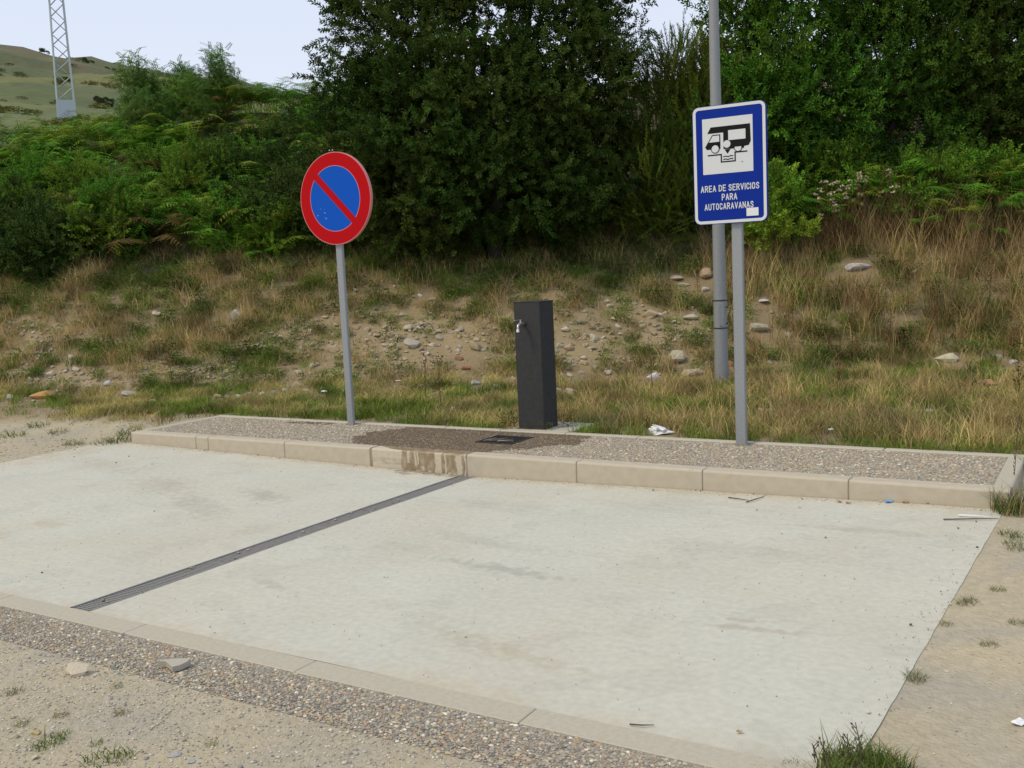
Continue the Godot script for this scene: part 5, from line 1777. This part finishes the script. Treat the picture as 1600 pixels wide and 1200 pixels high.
func build_tufts(kinds: Array) -> void:
	# big tuft at the bay's near corner, with dead stalks
	var p := on_level(1350, 1212, 0.0)
	var o := thing("grass_tuft", p, 0.0, "large green grass tuft with dead brown flower stalks at the bay's corner", "grass tuft")
	part("blades", tuft(21, 700, 0.025, 0.095, 0.0038, 0.85, 0.14, 0.0, Color(0.075, 0.15, 0.025), Color(0.16, 0.2, 0.05)), M.grass, o)
	part("dry_blades", tuft(22, 150, 0.025, 0.08, 0.0035, 1.2, 0.16, 0.0, Color(0.3, 0.21, 0.11), Color(0.2, 0.12, 0.08)), M.grass, o)
	rng.seed = 511
	for e in [[-0.10, 0.115, -0.03], [-0.06, 0.135, 0.01], [-0.01, 0.17, -0.015], [-0.14, 0.11, -0.015]]:
		var st := begin()
		var a := frame_vec(e[0], 0, 0)
		var b: Vector3 = a + frame_vec(e[2], e[1], 0)
		tube(st, [a, a.lerp(b, 0.5) + frame_vec(0.008, 0, 0), b], [0.0028, 0.0022, 0.0014], 5)
		for k in 5:
			var q := a.lerp(b, 0.45 + 0.11 * k)
			var v := frame_vec(rng.randf_range(-1, 1), 1.0, rng.randf_range(-0.6, 0.6)).normalized() * 0.022
			tube(st, [q, q + v], [0.0016, 0.001], 4)
			tube(st, [q + v * 0.85, q + v * 1.15], [0.0038, 0.002], 5)
		part("stalk", done(st), M.twig, o)
	# tuft at the far corner of the kerb, and small ones in the dirt
	var c := on_level(1590, 800, 0.0)
	o = thing("corner_tuft", c, 0.0, "dark green and straw tuft against the end of the kerb", "grass tuft")
	part("blades", tuft(23, 300, 0.05, 0.17, 0.0045, 0.9, 0.14, 0.0, Color(0.06, 0.12, 0.025), Color(0.12, 0.15, 0.04)), M.grass, o)
	part("dry_blades", tuft(24, 60, 0.08, 0.22, 0.004, 0.8, 0.15, 0.2, Color(0.4, 0.3, 0.15), Color(0.26, 0.18, 0.1)), M.grass, o)
	var st := begin()
	var a := on_level(1583, 770, 0.0) - c
	tube(st, [a, a + frame_vec(0.015, 0.25, 0), a + frame_vec(0.03, 0.5, 0)], [0.0028, 0.0022, 0.001], 5)
	for k in 16: tube(st, [a + frame_vec(0.03 * k / 16.0, 0.12 + 0.024 * k + rng.randf_range(-0.012, 0.012), 0), a + frame_vec(0.03 * k / 16.0 + rng.randf_range(-0.007, 0.007), 0.135 + 0.024 * k, rng.randf_range(-0.006, 0.006))], [0.003, 0.0018], 4)
	part("stalk", done(st), M.twig, o)
	for e in [[2.05, -1.27, 0.5, "right side"], [1.68, -1.25, 0.8, "left side"], [1.6, -1.34, 0.9, "left side"], [2.12, -1.5, 0.7, "right side"], [1.86, -1.24, 0.3, "front"]]:
		o = thing("pillar_weed", Vector3(e[0], TOP - 0.005, e[1]), rng.randf() * TAU, "mossy weed tuft at the foot of the tap pillar's " + e[3], "weed", "weeds round the pillar")
		part("leaves", herb(40 + int(e[0] * 100), Color(0.08, 0.12, 0.03), Color(0.16, 0.13, 0.05)), M.grass, o)
		o.scale = Vector3.ONE * float(e[2])
	var shapes := [tuft(31, 46, 0.012, 0.04, 0.003, 1.4, 0.05, 0.0, Color(0.09, 0.16, 0.03), Color(0.16, 0.2, 0.05)), tuft(32, 60, 0.012, 0.045, 0.003, 1.5, 0.06, 0.0, Color(0.1, 0.15, 0.04), Color(0.2, 0.19, 0.07))]
	for e in [[155, 1192, 1.2, 0], [185, 1188, 1.0, 0], [80, 1158, 1.0, 0], [68, 1166, 0.9, 0], [95, 1150, 0.7, 0], [22, 1082, 0.6, 1], [182, 1073, 0.5, 0], [190, 1114, 0.5, 1], [150, 1161, 0.5, 0], [331, 1163, 0.5, 0], [95, 1118, 0.5, 1], [35, 1132, 0.5, 1],
			[1507, 943, 0.7, 1], [1515, 938, 0.6, 1], [1478, 975, 0.5, 1], [1428, 1058, 0.8, 1], [1432, 1063, 0.6, 1], [1545, 1008, 0.6, 1], [1560, 922, 0.6, 1], [1590, 975, 0.6, 1], [1580, 850, 1.0, 0], [1595, 842, 1.2, 0], [1574, 835, 1.0, 1], [1590, 858, 0.9, 1],
			[1210, 1200, 0.8, 1], [1240, 1196, 0.6, 1], [120, 660, 1.2, 0], [185, 660, 1.2, 0], [115, 695, 0.9, 1], [190, 690, 1.3, 1], [165, 694, 1.0, 1], [205, 683, 1.2, 1], [60, 672, 1.2, 0], [20, 685, 1.3, 0], [90, 680, 1.0, 1]]:
		var q := on_level(e[0], e[1], 0.0)
		q.y = land(q.x, q.z)
		var near: bool = e[1] > 1060 and e[0] < 700
		var right: bool = e[0] > 1000
		o = thing("small_tuft", q, rng.randf() * TAU, "little green grass sprig in the gravelly dirt by the pebble strip" if near else ("sparse weed sprig in the sand along the bay's bare edge" if right else "low grass tuft on the dirt beyond the island's end"), "grass tuft", "sprigs by the pebble strip" if near else ("sprigs on the sandy side" if right else "tufts beyond the island"))
		part("blades", shapes[e[3]], M.grass, o)
		o.scale = Vector3.ONE * (e[2] * (1.0 if e[1] > 800 else 2.0))

func build_weeds() -> void:
	# dead brown weed stalks in the grass, and the faded white flower heads below the ferns
	rng.seed = 521
	var brown := Color(0.12, 0.06, 0.03)
	var mesh := []
	for k in 3:
		var st := begin()
		var h := 0.55 + 0.12 * k
		st.set_color(Color(0.16, 0.1, 0.05))
		tube(st, [Vector3.ZERO, Vector3(0.02, h * 0.5, 0), Vector3(0.01 + 0.03 * k, h, 0.02)], [0.006, 0.005, 0.002], 4, false)
		for i in 46:
			var q := Vector3(0.015, h * (0.45 + 0.55 * i / 46.0), 0.0)
			var v := Vector3(rng.randfn(), absf(rng.randfn()), rng.randfn()).normalized() * rng.randf_range(0.03, 0.09) * (1.2 - i / 50.0)
			st.set_color(brown * rng.randf_range(0.6, 1.5))
			leaf(st, q + v * 0.5, v.normalized(), v.cross(Vector3.UP).normalized(), v.length(), 0.014, brown * rng.randf_range(0.6, 1.6))
		mesh.append(done(st))
	for e in [[1330, 560], [1335, 590], [1310, 640], [1390, 560], [1500, 480], [1545, 480], [1420, 490], [1590, 640], [1240, 520], [665, 625], [690, 640], [270, 600], [640, 470], [1260, 420], [1300, 400], [180, 215], [1090, 480], [1020, 620], [1575, 420], [1460, 400]]:
		var p := on_land(e[0], e[1])
		var o := thing("dead_weed", p, rng.randf() * TAU, "rust-brown dead weed stalk standing among the grass", "weed", "dead weeds in the grass")
		part("stalk", mesh[rng.randi() % 3], M.grass, o)
		o.scale = Vector3.ONE * rng.randf_range(0.7, 1.1)
	for e in [[1290, 318], [1315, 318], [1340, 320], [1330, 300], [1350, 312], [1392, 316], [1310, 295]]:
		var p := spot((e[0] - 800.0) / FOCAL * 14.9, 14.9)
		var o := thing("faded_flowers", p, rng.randf() * TAU, "faded off-white flower heads on brown stalks below the ferns", "flowers", "faded flowers below the ferns")
		var st := begin()
		st.set_color(Color(0.12, 0.07, 0.035))
		var fl := begin()
		for k in 7:
			var tip := Vector3(rng.randf_range(-0.2, 0.2), rng.randf_range(0.6, 1.1), rng.randf_range(-0.15, 0.15))
			tube(st, [Vector3(0, 0, 0), tip * 0.5 + Vector3(0, 0.05, 0), tip], [0.005, 0.004, 0.002], 4, false)
			for q in 14:
				var v := Vector3(rng.randfn(), absf(rng.randfn()) * 0.6, rng.randfn()).normalized()
				fl.set_color(Color(0.62, 0.54, 0.43) * rng.randf_range(0.6, 1.2))
				leaf(fl, tip, v, v.cross(Vector3.UP).normalized(), 0.045, 0.034, Color(0.62, 0.54, 0.43) * rng.randf_range(0.6, 1.2))
		part("stalks", done(st), M.grass, o)
		part("flower_heads", done(fl), M.grass, o)

# ------------------------------------------------------------------ litter
func crumple(seed_: int, size: Vector3) -> ArrayMesh:
	var b := ball(seed_, 3, 0.9, 9)
	var n := FastNoiseLite.new()
	n.seed = seed_
	n.frequency = 1.6
	var st := begin()
	for f in b[1]:
		var q := []
		for i in f:
			var v: Vector3 = b[0][i]
			v *= 1.0 + n.get_noise_3dv(v) * 0.5
			q.append(v * size)
		var p: Vector3 = q[0]
		if (q[1] - p).cross(q[2] - p).dot(q[0] + q[1] + q[2]) > 0: tri(st, q[0], q[2], q[1])
		else: tri(st, q[0], q[1], q[2])
	return done(st)

func build_litter() -> void:
	rng.seed = 601
	var o := part("plastic_bag", crumple(61, Vector3(0.11, 0.055, 0.075)), M.plastic, self)
	o.position = on_land(1031, 678) + Vector3(0, 0.035, 0)
	tag(o, "crumpled white plastic bag in the grass behind the kerb", "bag")
	for e in [[622, 602, 14, Color(0.7, 0.5, 0.5), "pinkish paper scrap in the grass near the round sign"], [507, 619, 14, Color(0.7, 0.72, 0.74), "white paper scrap in the grass near the round sign"], [1298, 682, 9, Color(0.7, 0.7, 0.7), "tiny white scrap in the grass behind the blue sign's kerb"]]:
		var p := on_land(e[0], e[1])
		var s := part("paper_scrap", crumple(70 + int(e[0]), Vector3(e[2], 2.5, e[2] * 0.6) / FOCAL * depth_of(p.x, p.z) * 0.5), plain(e[3].r, e[3].g, e[3].b, 0.7), self)
		s.position = p + Vector3(0, 0.06, 0)
		tag(s, e[4], "litter")
	for e in [[1389, 783, 0.045, Color(0.12, 0.35, 0.62), "blue_wrapper", "small blue wrapper scrap at the foot of the kerb", "litter"], [1376, 782, 0.02, Color(0.62, 0.55, 0.4), "leaf_scrap", "pale leaf scrap beside the blue wrapper", "leaf"], [1311, 782, 0.03, Color(0.42, 0.2, 0.06), "orange_leaf", "orange dead leaf at a kerb joint", "leaf"], [1325, 784, 0.028, Color(0.4, 0.2, 0.08), "orange_leaf", "second orange dead leaf at a kerb joint", "leaf"], [1415, 784, 0.035, Color(0.3, 0.18, 0.08), "brown_leaf", "brown curled leaf past the blue wrapper", "leaf"], [1450, 786, 0.025, Color(0.45, 0.22, 0.08), "orange_leaf", "orange dead leaf near the end of the kerb", "leaf"], [1249, 790, 0.02, Color(0.5, 0.48, 0.15), "yellow_leaf", "small yellow leaf on the bay near the kerb", "leaf"], [1155, 1146, 0.018, Color(0.4, 0.25, 0.12), "brown_leaf", "small brown leaf on the bay by the near corner", "leaf"], [1592, 1131, 0.045, Color(0.74, 0.75, 0.78), "paper_slip", "white paper slip on the sandy dirt beside the bay", "litter"]]:
		var p := on_level(e[0], e[1], 0.0)
		p.y = dip(p.x, p.z) + 0.006 if p.x < 5.9 else land(p.x, p.z) + 0.008
		var st := begin()
		var n := 5
		for i in n:
			for j in n - 1:
				var q := []
				for k in [[i, j], [i + 1, j], [i + 1, j + 1], [i, j + 1]]:
					var a: float = (float(k[0]) / n - 0.5)
					var b: float = (float(k[1]) / (n - 1) - 0.5) * (1.0 - 2.6 * a * a)
					q.append(Vector3(a, 0.16 * sin(a * 5.0 + e[0]) * cos(b * 6.0) + 0.1, b * 0.7) * float(e[2]) * 1.2)
				quad(st, q[0], q[1], q[2], q[3])
		var s := part(e[4], done(st), plain(e[3].r, e[3].g, e[3].b, 0.6), self)
		s.position = p
		s.rotation.y = YAW + rng.randf_range(-0.4, 0.4)
		tag(s, e[5], e[6])
	# twigs and the white stick
	for e in [[[1498, 806], [1545, 809], 0.005, M.paper, "white_stick", "thin white stick on the bay near the kerb's end", "stick"], [[1474, 812], [1560, 812], 0.004, M.twig, "twig", "long thin twig beside the white stick", "twig"], [[1138, 773], [1170, 778], 0.004, M.twig, "twig", "twig lying at the kerb's foot, flatter of two", "twig"], [[1166, 781], [1194, 772], 0.004, M.twig, "twig", "twig lying at the kerb's foot, slanting of two", "twig"], [[984, 1134], [1022, 1135], 0.0028, M.twig, "twig", "short dark twig on the bay beside the flush kerb", "twig"], [[668, 629], [694, 623], 0.006, M.straw, "pale_stick", "pale dry stick in the grass behind the gully grate", "stick"], [[1425, 435], [1456, 418], 0.016, M.straw, "weathered_branch", "weathered pale branch lying in the tall dry grass", "branch"]]:
		var grass: bool = e[0][1] < 700
		var a := on_land(e[0][0], e[0][1]) if grass else on_level(e[0][0], e[0][1], 0.0)
		var b := on_land(e[1][0], e[1][1]) if grass else on_level(e[1][0], e[1][1], 0.0)
		a.y += 0.08 if grass else dip(a.x, a.z) + e[2] + 0.003
		b.y += 0.1 if grass else dip(b.x, b.z) + e[2] + 0.003
		var st := begin()
		tube(st, [a, a.lerp(b, 0.5) + Vector3(0.004, 0.004, 0.012), b], [e[2], e[2] * 0.9, e[2] * 0.5], 6)
		var s := part(e[4], done(st), e[3], self)
		tag(s, e[5], e[6])
